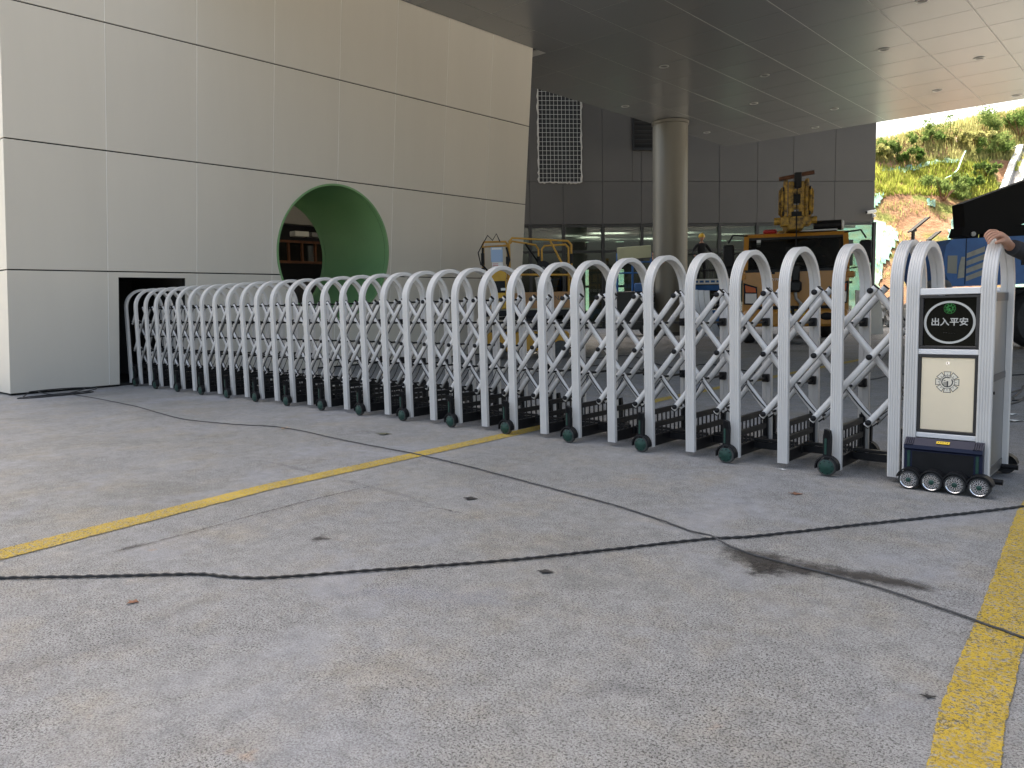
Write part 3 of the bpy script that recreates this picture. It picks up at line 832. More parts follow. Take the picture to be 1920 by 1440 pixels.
def shrub(name, label, px, py, w, h, n, mt, group='shrubs on the hillside', leaf=.11):
    r, d = hill_px(px, py); base = hill_pt(r, d)
    e = empty(name, base); tag(e, label, 'shrub', group)
    mb = MB()
    for k in range(9):
        a = rnd(0, 6.28); q = Vector((math.cos(a) * w * .35, math.sin(a) * w * .35, h * rnd(.5, .95)))
        mb.tube([(0, 0, -.1), q * .5 + Vector((0, 0, .1)), q], .03, 5, scales=[1, .7, .25])
    mb.build('stems', M['timber'], e)
    mb = MB(); cl = [(Vector((rnd(-.5, .5) * w, rnd(-.5, .5) * w, h * rnd(.15, .9))), rnd(.16, .3) * min(w, h)) for _ in range(16)]
    for _ in range(n):
        c, rr = random.choice(cl)
        v = Vector((random.gauss(0, 1), random.gauss(0, 1), random.gauss(0, 1))).normalized() * rr * rnd(.2, 1.1) + c
        if v.z < .02: v.z = rnd(.02, .2)
        s = leaf * rnd(.6, 1.4); R_ = Euler((rnd(0, 6), rnd(0, 6), rnd(0, 6))).to_matrix()
        mb.add([v + R_ @ Vector(q) for q in ((-s, 0, 0), (0, -s * .45, 0), (s, 0, 0), (0, s * .45, 0))], [(0, 1, 2, 3)])
    mb.build('foliage', mt, e, smooth=0)
shrub('green_shrub', 'rounded green shrub beside the turquoise rope on the grassy slope', 1768, 372, 3.0, 1.7, 2600, M['shrub'])
shrub('green_shrub', 'green shrub near the top of the drain channel', 1862, 292, 1.9, 1.6, 1800, M['shrub'])
shrub('green_shrub', 'long low shrub on the crest next to the dark building', 1680, 290, 3.4, 1.3, 2400, M['shrub'])
shrub('green_shrub', 'bushy shrub on the crest behind the weeds', 1735, 272, 2.6, 1.1, 1800, M['shrub'])
shrub('green_shrub', 'tall shrub thicket on the crest above the drain channel', 1912, 262, 4.5, 2.3, 3800, M['shrub'])
shrub('green_shrub', 'pale weedy shrub on the crest between two saplings', 1795, 268, 2.6, .9, 1500, M['weed'])
for (lab, px, py, w, h) in (('leafy weed clump on the crest nearest the dark building', 1648, 296, 1.8, 1.0), ('leafy weed clump left of the netting strip', 1706, 300, 1.6, .9), ('wide weed clump below the open branched sapling', 1830, 275, 2.6, 1.1), ('low weed clump right of the round shrub', 1815, 352, 1.6, .8), ('weed clump at the edge of the bare strip by the channel', 1850, 330, 1.5, .9)):
    shrub('weed_clump', lab, px, py, w, h, 1100, M['weed'] if w > 1.7 else M['shrub'], 'weed clumps on the slope', .13)
for (px, py, h, nm) in ((1739, 266, 1.4, 'spindly young sapling with a dense top on the crest'), (1780, 258, 1.6, 'spindly leaning sapling in the middle of the crest'), (1842, 246, 1.7, 'open branched sapling on the crest above the channel'), (1757, 262, .9, 'short twig sapling on the crest')):
    r, d = hill_px(px, py); d = min(d, D0 + crest(r) / SL + 1); base = hill_pt(r, d)
    e = empty('sapling', base); tag(e, nm, 'sapling', 'saplings on the hill crest')
    mb = MB(); mb.tube([(0, 0, -.1), (.05, 0, h * .5), (0, .05, h)], .03, 5, scales=[1, .8, .3]); mb.build('trunk', M['timber'], e)
    mb = MB()
    for _ in range(160):
        v = Vector((random.gauss(0, .28), random.gauss(0, .28), h * rnd(.3, 1.15))); s = .1 * rnd(.5, 1.3); R_ = Euler((rnd(0, 6), rnd(0, 6), rnd(0, 6))).to_matrix()
        mb.add([v + R_ @ Vector(q) for q in ((-s, 0, 0), (0, -s * .4, 0), (s, 0, 0), (0, s * .4, 0))], [(0, 1, 2, 3)])
    mb.build('crown', M['shrub'], e, smooth=0)

def drape(name, label, poly, up=.12, step=9):
    """netting sheet following the slope inside an outline surveyed in photo pixels"""
    mb = MB(); xs_ = [p[0] for p in poly]; ys_ = [p[1] for p in poly]
    def inside(x, y):
        c = False; n = len(poly)
        for i in range(n):
            (x1, y1), (x2, y2) = poly[i], poly[(i + 1) % n]
            if (y1 > y) != (y2 > y) and x < (x2 - x1) * (y - y1) / (y2 - y1) + x1: c = not c
        return c
    vmap = {}; vs = []; fs = []
    def vid(i, j):
        if (i, j) not in vmap:
            x, y = min(xs_) + i * step, min(ys_) + j * step
            x += 4 * mnoise.noise(Vector((i * .7, j * .7, 0))); y += 4 * mnoise.noise(Vector((i * .7, j * .7, 9)))
            r, d = hill_px(x, y); vmap[(i, j)] = len(vs); vs.append(hill_pt(r, d, up + .05 * mnoise.noise(Vector((i * 1.1, j * .9, 4)))))
        return vmap[(i, j)]
    for i in range(int((max(xs_) - min(xs_)) / step) + 1):
        for j in range(int((max(ys_) - min(ys_)) / step) + 1):
            if inside(min(xs_) + (i + .5) * step, min(ys_) + (j + .5) * step): fs.append((vid(i, j), vid(i + 1, j), vid(i + 1, j + 1), vid(i, j + 1)))
    lo = len(vs); vs2 = [v - Vector((0, 0, .03)) for v in vs]
    mb.add(vs, fs); mb.add(vs2, [f[::-1] for f in fs])
    return tag(mb.build(name, M['net'], smooth=180), label, 'netting', 'erosion netting on the slope')
drape('erosion_netting', 'large turquoise erosion net on the soil beside the building corner', [(1540, 418), (1640, 416), (1668, 420), (1687, 440), (1676, 470), (1655, 505), (1648, 540), (1630, 575), (1600, 600), (1540, 600)], step=6)
drape('erosion_netting', 'turquoise erosion net behind the black boom', [(1790, 402), (1812, 408), (1812, 440), (1778, 452), (1782, 420)], step=5)
drape('erosion_netting', 'turquoise erosion net low on the slope beneath the boom arm', [(1885, 420), (1990, 412), (1995, 520), (1920, 500), (1900, 450)], step=8)
drape('erosion_netting', 'faded strip of netting between grass and weeds', [(1650, 320), (1700, 311), (1790, 301), (1806, 302), (1795, 307), (1715, 316), (1655, 327)], .12, step=4)
drape('erosion_netting', 'small torn piece of netting below the grass', [(1738, 374), (1752, 374), (1754, 384), (1740, 386)], step=4)
drape('erosion_netting', 'pale crumpled net at the lower edge of the grass', [(1634, 375), (1660, 366), (1650, 385), (1636, 396)], step=4)
drape('erosion_netting', 'turquoise net at the foot of the slope beneath the blue machine', [(1880, 530), (1990, 528), (1990, 560), (1885, 558)], step=6)
drape('erosion_netting', 'green erosion net on the slope seen through the rear windows of the dark building', [(1060, 440), (1420, 430), (1420, 610), (1060, 612)], step=12)
mb = MB(); pts = []
for (px, py) in ((1810, 296), (1803, 312), (1796, 330), (1785, 342), (1772, 348)):
    r, d = hill_px(px, py); pts.append(hill_pt(r, d, .5))
mb.sweep(pts, [(-.06, 0), (.06, 0), (.05, .03), (-.05, .03)])
tag(mb.build('net_rope', M['net']), 'twisted turquoise strip of netting hanging down the grass', 'netting strip')
# drain channel down the slope
ch = empty('drain_channel', hill_pt(*hill_px(1890, 340)))
tag(ch, 'white concrete drain channel running down the slope', 'drain')
def chan(pa, pb, w, up, mt, nm):
    P = []
    for k in range(9):
        t = k / 8; r, d = hill_px(pa[0] + (pb[0] - pa[0]) * t, pa[1] + (pb[1] - pa[1]) * t)
        P.append(hill_pt(r, d, up) - ch.location)
    MB().sweep(P, [(-w / 2, -.5), (w / 2, -.5), (w / 2, .12), (-w / 2, .12)]).build(nm, mt, ch, smooth=0)
chan((1913, 279), (1872, 380), .42, .25, M['white_conc'], 'side_wall')
chan((1936, 279), (1898, 380), .42, .25, M['white_conc'], 'side_wall')
chan((1924, 281), (1885, 380), .9, .0, M['concrete'], 'channel_bed')
chan((1880, 284), (1912, 277), .3, .15, M['white_conc'], 'head_wall')
# street lamps with solar panels at the foot of the slope
for (px, ptop, pb, dep, lab) in ((1708, 432, 600, 40, 'black solar lamp post tilted panel in front of the slope'), (1737, 452, 600, 42, 'smaller grey solar lamp post in front of the slope')):
    b = cam_at(px, 560, dep); b.z = 0; t = cam_at(px, ptop, dep)
    e = empty('solar_lamp', b, math.atan2(HR.y, HR.x)); tag(e, lab, 'lamp post', 'solar lamps by the slope')
    MB().tube([(0, 0, 0), (0, 0, t.z)], .09, 10).build('pole', M['mullion'], e)
    a = -.68
    MB().box((.28, 0, t.z + .25), (1.15 if dep == 40 else .7, .5, .07), (0, a, 0), .01).build('solar_panel', M['solar'], e, smooth=0)
    MB().box((.0, -.1, t.z - .05), (.2, .2, .12), bev=.02).build('lamp_head', M['mullion'], e, smooth=0)

# ------------------------------------------------------------------ retractable gate
PITCH, NF = .3462, 33
GX, GYF, GDEP = -1.358, 5.04, .585        # first frame, front leg plane, frame depth
GYM = GYF + GDEP / 2
LW, LT = .070, .037                        # arch band width (along the gate) and thickness
gate = empty('retractable_gate', (GX, GYM, 0))
tag(gate, 'long white folding gate of arched frames and crossed bars reaching into the wall', 'gate')
TILT = -.012
def arch_mesh(width, thick, depth, height, z0, name):
    path = []; R_ = depth / 2 - thick / 2; zc = height - thick / 2 - R_ * 1.0
    path.append((0, -R_, z0)); path.append((0, -R_, zc * .5))
    for k in range(21):
        a = math.pi * k / 20
        path.append((0, -R_ * math.cos(a), zc + R_ * math.sin(a)))
    path.append((0, R_, zc * .5)); path.append((0, R_, z0 + .025))
    w, t = width / 2, thick / 2; g = .0035
    outer = [(-w, t - .004), (-w + .004, t)]
    for c in (-.55, -.18, .18, .55):
        outer += [(c * w * 1.05 - .0032, t), (c * w * 1.05 - .0022, t - g), (c * w * 1.05 + .0022, t - g), (c * w * 1.05 + .0032, t)]
    outer += [(w - .004, t), (w, t - .004)]
    prof = outer + [(w, -t + .004), (w - .004, -t), (.004, -t), (.003, -t + g), (-.003, -t + g), (-.004, -t), (-w + .004, -t), (-w, -t + .004)]
    mb = MB()
    # path lies in the YZ plane; outward normal is away from the arch centre
    n = len(path); k = len(prof); vs = []
    P = [Vector(p) for p in path]
    for i in range(n):
        if 2 <= i <= n - 3:
            a = math.pi * (i - 2) / 20; out = Vector((0, -math.cos(a), math.sin(a)))
        else: out = Vector((0, -1 if i < 2 else 1, 0))
        vs += [P[i] + Vector((a_, 0, 0)) + out * b_ for (a_, b_) in prof]
    fs = [(i * k + j, i * k + (j + 1) % k, (i + 1) * k + (j + 1) % k, (i + 1) * k + j) for i in range(n - 1) for j in range(k)]
    fs += [tuple(range(k)), tuple((n - 1) * k + j for j in range(k - 1, -1, -1))]
    mb.add(vs, fs)
    return mb.mesh(name, M['white'], 22)
ARCH = arch_mesh(LW, LT, GDEP, 1.49, .035, 'arch_frame')
# black ladder at the foot of each frame, between the legs
mb = MB(); yr = GDEP / 2 - LT
for z0, z1 in ((.275, .315), (.175, .215)): mb.box((0, 0, (z0 + z1) / 2), (.026, 2 * yr, z1 - z0), bev=.004)
for k in range(8):
    y = -yr + .03 + (2 * yr - .06) * k / 7
    mb.box((0, y, .185), (.009, .009, .18))
for s in (-1, 1):
    mb.box((0, s * (yr - .012), .19), (.036, .03, .29), bev=.004)
    mb.box((0, s * (yr - .012), .335), (.012, .03, .03))
mb.box((0, 0, .075), (.03, 2 * yr, .085), bev=.004)
FOOT = mb.mesh('foot_rail', M['blacksat'], 30)
# links close to the ground
mb = MB(); mb.box((0, 0, 0), (PITCH + .05, .022, .05), bev=.004); mb.box((0, .0, .04), (PITCH - .03, .03, .02), bev=.003)
LINK = mb.mesh('bottom_link', M['blacksat'], 30)
ZT_, ZPU, ZM, ZPL, ZB = 1.178, .970, .762, .553, .345
def bar_mesh(half_steps, slope, name, cap0, cap1):
    """bar in local XZ, first pivot at origin, climbing half_steps half-bays; slope +1 '/' or -1 '\\' (going +x)"""
    dx, dz = half_steps * PITCH / 2, half_steps * .2083
    d = Vector((dx, 0, dz * slope)).normalized(); ext = .028
    a, b = -d * ext, Vector((dx, 0, dz * slope)) + d * ext
    mb = MB()
    h, t = .0205, .0125
    prof = [(-t, -h), (-t, h)] + [(t * .2 + t * 1.0 * math.cos(q), h * math.sin(q)) for q in [math.pi / 2 - math.pi * i / 8 for i in range(0, 9)]]
    # profile x -> sideways (towards the viewer side), y -> in-plane
    mb.sweep([a, b], prof, up=(0, 0, 1))
    mb.mi[0] = 2; mb.mi[len(prof) - 1] = 2; mb.mi[1] = 2
    for p, q in ((a, cap0), (b, cap1)):
        if q:
            mb.mat(1); s = -1 if p is a else 1
            mb.sweep([p + d * (s * .0005), p + d * (s * .007)], [(x_ * 1.06, y_ * 1.06) for x_, y_ in prof], up=(0, 0, 1)); mb.mat(0)
    return mb.mesh(name, [M['bar'], M['black'], M['bar_side']], 50)
BAR = {}
def bar(x, y, z, n, slope):
    k = (n, slope)
    if k not in BAR: BAR[k] = bar_mesh(n, slope, 'lattice_bar', True, True)
    link('lattice_bar', BAR[k], gate, (x, y, z))
LY = (GYF + .105 - GYM, GYF + .205 - GYM, GYF + .31 - GYM)      # the three bar layers
nb = NF - 1
def shear(x, z): return x + TILT * z
for j in range(-2, nb + 2):
    # '/' bar whose top pivot lies in bay j (bay j is between frames j and j+1, frames run to -x)
    hs = [(0, ZT_, j + .5), (1, ZPU, j + 1), (2, ZM, j + 1.5), (3, ZPL, j + 2), (4, ZB, j + 2.5)]
    hs = [h for h in hs if -.01 <= h[2] <= NF - 1 + .01]
    if len(hs) >= 2:
        lo = hs[-1]; n = len(hs) - 1
        for ly in (LY[0], LY[2]): bar(shear(-lo[2] * PITCH, lo[1]), ly, lo[1], n, 1)
    hs = [(0, ZT_, j + .5), (1, ZPU, j), (2, ZM, j - .5), (3, ZPL, j - 1), (4, ZB, j - 1.5)]
    hs = [h for h in hs if -.01 <= h[2] <= NF - 1 + .01]
    if len(hs) >= 2:
        hi = hs[0]; n = len(hs) - 1
        bar(shear(-hi[2] * PITCH, hi[1]), LY[1], hi[1], n, -1)
def rod_mesh(y0, y1, name):
    mb = MB()
    mb.lathe([(.001, y0 - .006), (.011, y0 - .005), (0.0185, y0), (0.0185, y0 + .012), (.009, y0 + .013), (.009, y1 - .013), (0.0185, y1 - .012), (0.0185, y1), (.011, y1 + .005), (.001, y1 + .006)], 'y', n=14)
    for ly in LY:
        mb.lathe([(.0095, ly + .014), (.015, ly + .015), (.015, ly + .03), (.0095, ly + .031)], 'y', n=12)
    return mb
ROD_S = rod_mesh(LY[0] - .026, LY[2] + .035, 'cross_rod').mesh('cross_rod', M['black'], 40)
mb = rod_mesh(-yr + .014, yr - .01, 'cross_rod')
mb.box((0, yr - .018, 0), (.05, .036, .06), bev=.005); mb.box((0, -yr + .012, 0), (.04, .024, .05), bev=.005)
ROD_L = mb.mesh('cross_rod', M['black'], 40)
for k in range(NF):
    x = -k * PITCH
    o = link('arch_frame', ARCH, gate, (x, 0, 0), (0, TILT + rnd(-.002, .002), rnd(-.006, .006)))
    link('foot_rail', FOOT, o)
    for z in (ZPU, ZPL): link('cross_rod', ROD_L, gate, (shear(x, z), 0, z))
    if k < nb:
        for z in (ZT_, ZM, ZB): link('cross_rod', ROD_S, gate, (shear(x - PITCH / 2, z), 0, z))
        link('bottom_link', LINK, gate, (x - PITCH / 2, .03 + (.03 if k % 2 else -.02), .085))
# the signal cable draped from bay to bay
mb = MB(); pts = []
for k in range(0, 26):
    x0 = -k * PITCH
    sag = rnd(.015, .05)
    for t in range(8):
        u = t / 8
        if u < .5: q = u / .5; p = (x0 - q * PITCH / 2, ZPL - (ZPL - ZB - .02) * q - sag * math.sin(math.pi * q) )
        else: q = (u - .5) / .5; p = (x0 - PITCH / 2 - q * PITCH / 2, ZB + .02 + (ZPL - ZB - .02) * q - .01 * math.sin(math.pi * q))
        pts.append((p[0], LY[1] - .024, p[1] - .012))
mb.tube(pts, .0042, 6)
mb.build('signal_cable', M['cable'], gate)

# castor wheels: green hub, black tyre, mudguard and bracket
WR = .060
def wheel_parts():
    ty = MB().lathe([(.045, -.018), (WR - .006, -.020), (WR, -.013), (WR, .013), (WR - .006, .020), (.045, .018)], 'y', n=36)
    ty = ty.mesh('castor_wheel', M['rubberg'], 30)
    hb = MB().lathe([(.001, -.030), (.014, -.029), (.022, -.0265), (.038, -.025), (.048, -.021), (.050, -.016), (.050, .016), (.001, .018)], 'y', n=36)
    hb.mat(1)
    for k in range(8):
        a = 2 * math.pi * k / 8
        hb.lathe([(.0036, -.0285), (.0036, -.020)], 'y', (.040 * math.cos(a), -.0003, .040 * math.sin(a)), 10)
    hb = hb.mesh('hub', [M['green'], M['black']], 30)
    fn = MB(); prof = []
    N_ = 16; vs = []
    for k in range(N_ + 1):
        a = math.radians(-12) + math.radians(204) * k / N_
        for (rr, yy) in ((WR + .006, -.026), (WR + .014, -.024), (WR + .014, .024), (WR + .006, .026)):
            vs.append((rr * math.cos(a), yy, rr * math.sin(a)))
    fn.add(vs, [(i * 4 + j, i * 4 + (j + 1) % 4, (i + 1) * 4 + (j + 1) % 4, (i + 1) * 4 + j) for i in range(N_) for j in range(4)] + [(0, 1, 2, 3), tuple(N_ * 4 + j for j in (3, 2, 1, 0))])
    fn = fn.mesh('mudguard', M['black'], 40)
    br = MB()
    br.prism([(-.022, .07), (.022, .07), (.024, .19), (.017, .235), (-.017, .245), (-.024, .20)], -.021, .012, 'y')
    for k in range(4): br.box((-.012 + .008 * k, -.023, .21), (.003, .006, .05))
    br.box((0, -.005, .05), (.036, .03, .06), bev=.004)
    br = br.mesh('bracket', M['black'], 30)
    st = MB().box((-.006, -.023, .135), (.014, .005, .105), bev=.002).mesh('green_strip', M['green'], 0)
    return ty, hb, fn, br, st
TYRE, HUB, GUARD, BRKT, STRIPE = wheel_parts()
def castor(parent, loc, rz=0):
    w = link('castor_wheel', TYRE, parent, loc, (0, rnd(0, 3), rz))
    w.rotation_euler = (0, 0, rz)
    link('hub', HUB, w, None, (0, rnd(0, 6), 0)); link('mudguard', GUARD, w); link('bracket', BRKT, w); link('green_strip', STRIPE, w)
for k in range(1, NF - 1, 2):
    x = -k * PITCH
    castor(gate, (x - .030, GYF - GYM - LT / 2 - .035, WR + .001))
    castor(gate, (x + .01, GYF - GYM + GDEP + .045, WR + .001), math.pi)

# ------------------------------------------------------------------ drive unit at the end of the gate
UXL, UXR = -1.268, -.882                     # arch centre lines
UX = (UXL + UXR) / 2
unit = empty('gate_drive_unit', (UX, GYM, 0), rot=(0, TILT * .5, 0))
tag(unit, 'gate motor head with round lit display, champagne door and four chrome wheels', 'gate motor')
hw = (UXR - UXL) / 2
UARCH = arch_mesh(.072, .040, GDEP + .03, 1.478, .045, 'arch_frame')
for s in (-1, 1): link('arch_frame', UARCH, unit, (s * hw, 0, 0))
yf = -(GDEP + .03) / 2 + .012                # front face of the cabinet (slightly behind the arch faces)
iw = 2 * hw - .072                            # clear width between the arches
def cross(z0, z1, nm):
    for s, y in ((-1, yf + .012), (1, -yf - .012)):
        MB().box((0, y, (z0 + z1) / 2), (iw, .03, z1 - z0), bev=.003).build(nm, M['silver'], unit, smooth=0)
cross(1.145, 1.183, 'top_bar'); cross(.797, .828, 'middle_bar'); cross(.300, .330, 'lower_bar')
MB().box((0, 0, 1.155), (iw, -2 * yf - .06, .012)).build('lid', M['silver'], unit, smooth=0)
# display bay
d = MB()
for (c, sz) in (((0, 0, .012), (iw - .002, .02, .014)), ((0, 0, .304), (iw - .002, .02, .014)), ((-(iw / 2 - .011), 0, .158), (.020, .02, .278)), ((iw / 2 - .011, 0, .158), (.020, .02, .278))):
    d.box((c[0], yf + .008, .8285 + c[2]), sz, bev=.002)
disp = d.build('display_frame', M['frameblk'], unit, smooth=0)
MB().box((0, yf + .018, .987), (iw - .046, .008, .280)).build('display_glass', M['glassblk'], disp, smooth=0)
ring = MB()
n = 64; a_, b_ = .134, .124; vs = []
for i in range(n):
    t = 2 * math.pi * i / n
    for q, y in ((1.0, .0115), (.905, .0115), (.905, .0145), (1.0, .0145)):
        vs.append((a_ * q * math.cos(t), yf + y, .984 + b_ * q * math.sin(t)))
ring.add(vs, [(i * 4 + j, i * 4 + (j + 1) % 4, ((i + 1) % n) * 4 + (j + 1) % 4, ((i + 1) % n) * 4 + j) for i in range(n) for j in range(4)])
ring.build('light_ring', M['ledwhite'], disp, smooth=30)
link('lettering', text_mesh("出入平安", .049, M['ledwhite'], .001, bold=.0006), disp, (0, yf + .0125, .984), FACE_NEG_Y)
link('small_lettering', text_mesh("* * *  - - - - - -", .011, mat('dim_print', (.05, .05, .05), .5), .0005), disp, (0, yf + .0132, .922), FACE_NEG_Y)
def badge(parent, x, z, r, y, mats, nm):
    """eight-armed gear emblem with a ring and a stepped numeral"""
    m0, m1 = mats
    mb = MB()
    def poly(pts, y0, y1): mb.prism([(x + p * r, z + q * r) for p, q in pts], y0, y1, 'y')
    def ringm(q0, q1, mi_, yy, N_=36):
        mb.mat(mi_); vs = []
        for i in range(N_):
            t = 2 * math.pi * i / N_
            vs += [(x + r * q0 * math.cos(t), y - yy, z + r * q0 * math.sin(t)), (x + r * q1 * math.cos(t), y - yy, z + r * q1 * math.sin(t))]
        mb.add(vs, [(2 * i, 2 * i + 1, (2 * i + 3) % (2 * N_), (2 * i + 2) % (2 * N_)) for i in range(N_)])
    for k in range(8):
        a = 2 * math.pi * k / 8; ca, sa = math.cos(a), math.sin(a)
        rot = lambda p: (p[0] * ca - p[1] * sa, p[0] * sa + p[1] * ca)
        mb.mat(0); poly([rot(p) for p in ((.34, -.13), (.66, -.26), (1.0, -.33), (1.0, .33), (.66, .26), (.34, .13))], y, y + .002)
        mb.mat(1); poly([rot(p) for p in ((.40, -.10), (.68, -.205), (.945, -.265), (.945, .265), (.68, .205), (.40, .10))], y - .0006, y + .001)
        mb.mat(0); poly([rot(p) for p in ((.70, -.035), (.77, -.035), (.77, .035), (.70, .035))], y - .0012, y)
    ringm(.64, .60, 0, .0012); ringm(.60, .50, 1, .0013); ringm(.50, .40, 0, .0014); ringm(.40, .005, 1, .0015)
    mb.mat(0)
    for k in range(11):
        t = math.radians(12 + 15.6 * k); c, s = math.cos(t), math.sin(t)
        mb.box((x + r * .55 * c, y - .0016, z + r * .55 * s), (.045 * r, .0006, .07 * r))
    poly([(-.30, .16), (.10, .36), (.10, .26), (-.30, .08)], y - .0028, y - .0018)
    poly([(-.04, .10), (.10, .10), (.10, -.48), (-.04, -.44)], y - .0028, y - .0018)
    for k in range(3): poly([(-.30 + .09 * k, -.26 - .04 * k), (-.255 + .09 * k, -.28 - .04 * k), (-.255 + .09 * k, .03 + .02 * k), (-.30 + .09 * k, .01 + .02 * k)], y - .0028, y - .0018)
    mb.mat(1); poly([(-.28, .20), (.34, .42), (.40, .36), (.20, -.06), (.20, -.30), (.10, -.34), (.10, .18)], y - .0036, y - .0029)
    return mb.build(nm, [m0, m1], parent, smooth=0)
badge(disp, 0, 1.064, .030, yf + .0125, (M['ledgreen'], M['glassblk']), 'green_emblem')
# door
dz0, dz1 = .332, .795
dr = MB()
for (c, sz) in (((0, 0, dz0 + .008), (iw - .002, .02, .016)), ((0, 0, dz1 - .008), (iw - .002, .02, .016)), ((-(iw / 2 - .009), 0, (dz0 + dz1) / 2), (.016, .02, dz1 - dz0 - .034)), ((iw / 2 - .009, 0, (dz0 + dz1) / 2), (.016, .02, dz1 - dz0 - .034))):
    dr.box((c[0], yf + .008, c[2]), sz, bev=.002)
dframe = dr.build('door_frame', M['frameblk'], unit, smooth=0)
MB().box((0, yf + .012, (dz0 + dz1) / 2), (iw - .036, .012, dz1 - dz0 - .034), bev=.002).build('door_panel', M['champagne'], dframe, smooth=0)
MB().lathe([(.001, -.004), (.006, -.004), (.008, -.002), (.0105, -.002), (.012, .001)], 'y', (0, yf + .006, .745), 20).build('lock', M['chrome'], dframe)
MB().box((0, yf + .0015, .745), (.003, .002, .010)).build('keyhole', M['black'], dframe, smooth=0)
badge(dframe, 0, .636, .062, yf + .0050, (M['badge'], M['lightbadge']), 'emblem')
# sides
for s in (-1, 1):
    x = s * (hw - .004)
    sd = MB().box((x, 0, .60), (.012, -2 * yf - .03, 1.09), bev=.002).build('side_panel', M['sidepanel'], unit, smooth=0)
    for z0, z1 in ((1.10, 1.15), (.628, .668), (.075, .12)):
        MB().box((x + s * .008, 0, (z0 + z1) / 2), (.008, -2 * yf - .034, z1 - z0)).build('side_trim', M['sidetrim'], sd, smooth=0)
    MB().lathe([(.001, -.006), (.008, -.005), (.010, .004)], 'x', (x + s * .009, -.06, .56), 14).build('side_lock', M['black'], sd)
MB().box((0, -yf - .02, .74), (iw, .015, .8)).build('rear_panel', M['sidepanel'], unit, smooth=0)
MB().box((0, 0, .09), (2 * hw, -2 * yf - .02, .05), bev=.005).build('base_plate', M['black'], unit, smooth=0)
# bumpers front and rear
def bumper(s):
    y0 = s * (-yf + .008)
    b = MB()
    w = hw + .012
    pts = [(0, .10), (0, .298), (.016, .300), (.060, .262), (.064, .240), (.050, .228), (.050, .10)]
    b.prism([(y0 + s * a, z) for a, z in pts], -w, w, 'x')
    bo = b.build('bumper', M['bumper'], unit, smooth=30)
    MB().box((0, y0 + s * .0505, .163), (2 * w - .09, .004, .120)).build('bumper_panel', M['black'], bo, smooth=0)
    for e in (-1, 1):
        for k in range(4):
            MB().box((e * (w - .012 - .011 * k), y0 + s * .042, .279), (.005, .056, .012), (-s * .71, 0, 0)).build('rib', M['bumper'], bo, smooth=0)
        MB().box((e * (w - .026), y0 + s * .0515, .175), (.016, .006, .10), bev=.002).build('green_strip', M['green'], bo, smooth=0)
    return bo, y0
bo, y0 = bumper(-1)
tagm = MB().box((0, 0, 0), (.070, .003, .020), bev=.0015).build('warning_label', M['yellowtag'], bo, (0, y0 - .041, .284), (-.87, 0, 0), smooth=0)
tg = MB().mat(0).prism([(-.005, -.003), (0, .005), (.005, -.003)], -.0022, -.0012, 'y')
for s in (-1, 1): tg.lathe([(.0001, -.002), (.0035, -.002), (.0035, -.001)], 'y', (s * .024, 0, 0), 10); tg.box((s * .012, -.0018, .001), (.008, .001, .004))
tg.build('warning_mark', M['black'], tagm, smooth=0)
bumper(1)
# chrome-hub wheels in a row
UWR = .058
UT = MB().lathe([(.044, -.022), (UWR - .005, -.024), (UWR, -.016), (UWR, .016), (UWR - .005, .024), (.044, .02)], 'y', n=40).mesh('wheel', M['rubber'], 30)
hb = MB().lathe([(.042, -.022), (.046, -.026), (.047, -.020), (.040, .018)], 'y', n=40)
hb.f = [f for f in hb.f if len(f) == 4]; hb.mi = [0] * len(hb.f)
for k in range(12):
    a = 2 * math.pi * k / 12; c, s = math.cos(a), math.sin(a); rot = lambda p: (p[0] * c - p[1] * s, p[0] * s + p[1] * c)
    hb.prism([rot(p) for p in ((.013, -.0028), (.026, -.0030), (.026, -.0065), (.041, -.0085), (.041, -.004), (.031, -.0022), (.031, .0022), (.041, .004), (.041, .0085), (.026, .0065), (.026, .0030), (.013, .0028))], -.025, -.020, 'y')
UH = hb.mesh('hub', M['chrome'], 30)
UDISC = MB().lathe([(.001, -.016), (.044, -.016), (.044, .016), (.001, .016)], 'y', n=32).mesh('hub_disc', M['black'], 30)
UC = MB().lathe([(.001, -.030), (.011, -.0295), (.0145, -.027), (.015, -.018), (.001, -.017)], 'y', n=24).mesh('hub_cap', M['green'], 40)
def guard_mesh():
    fn = MB(); vs = []; N_ = 16
    for k in range(N_ + 1):
        a = math.radians(10) + math.radians(160) * k / N_
        for (rr, yy) in ((UWR + .004, -.028), (UWR + .011, -.027), (UWR + .011, .045), (UWR + .004, .045)): vs.append((rr * math.cos(a), yy, rr * math.sin(a)))
    fn.add(vs, [(i * 4 + j, i * 4 + (j + 1) % 4, (i + 1) * 4 + (j + 1) % 4, (i + 1) * 4 + j) for i in range(N_) for j in range(4)] + [(0, 1, 2, 3), tuple(N_ * 4 + j for j in (3, 2, 1, 0))])
    return fn.mesh('mudguard', M['black'], 40)
UG = guard_mesh()
for s in (-1, 1):
    for k, xw in enumerate((-1.237, -1.115, -.995, -.872)):
        w = link('wheel', UT, unit, (xw - UX, s * (-yf + .098), UWR + .001), (0, 0, 0 if s < 0 else math.pi))
        link('hub', UH, w, None, (0, rnd(0, 6), 0)); link('hub_disc', UDISC, w); link('hub_cap', UC, w); link('mudguard', UG, w)
    MB().tube([(-.21, s * (-yf + .03), UWR), (.22, s * (-yf + .03), UWR)], .018, 10).build('axle_beam', M['black'], unit)
    for k, xw in enumerate((-1.237, -1.115, -.995, -.872)):
        MB().box((xw - UX, s * (-yf + .045), UWR + .01), (.02, .06, .02)).build('axle', M['black'], unit, smooth=0)
for s in (-1, 1):
    MB().tube([(.20, s * .25, .07), (.29, s * .25, .07)], .016, 10).build('side_buffer', M['black'], unit)

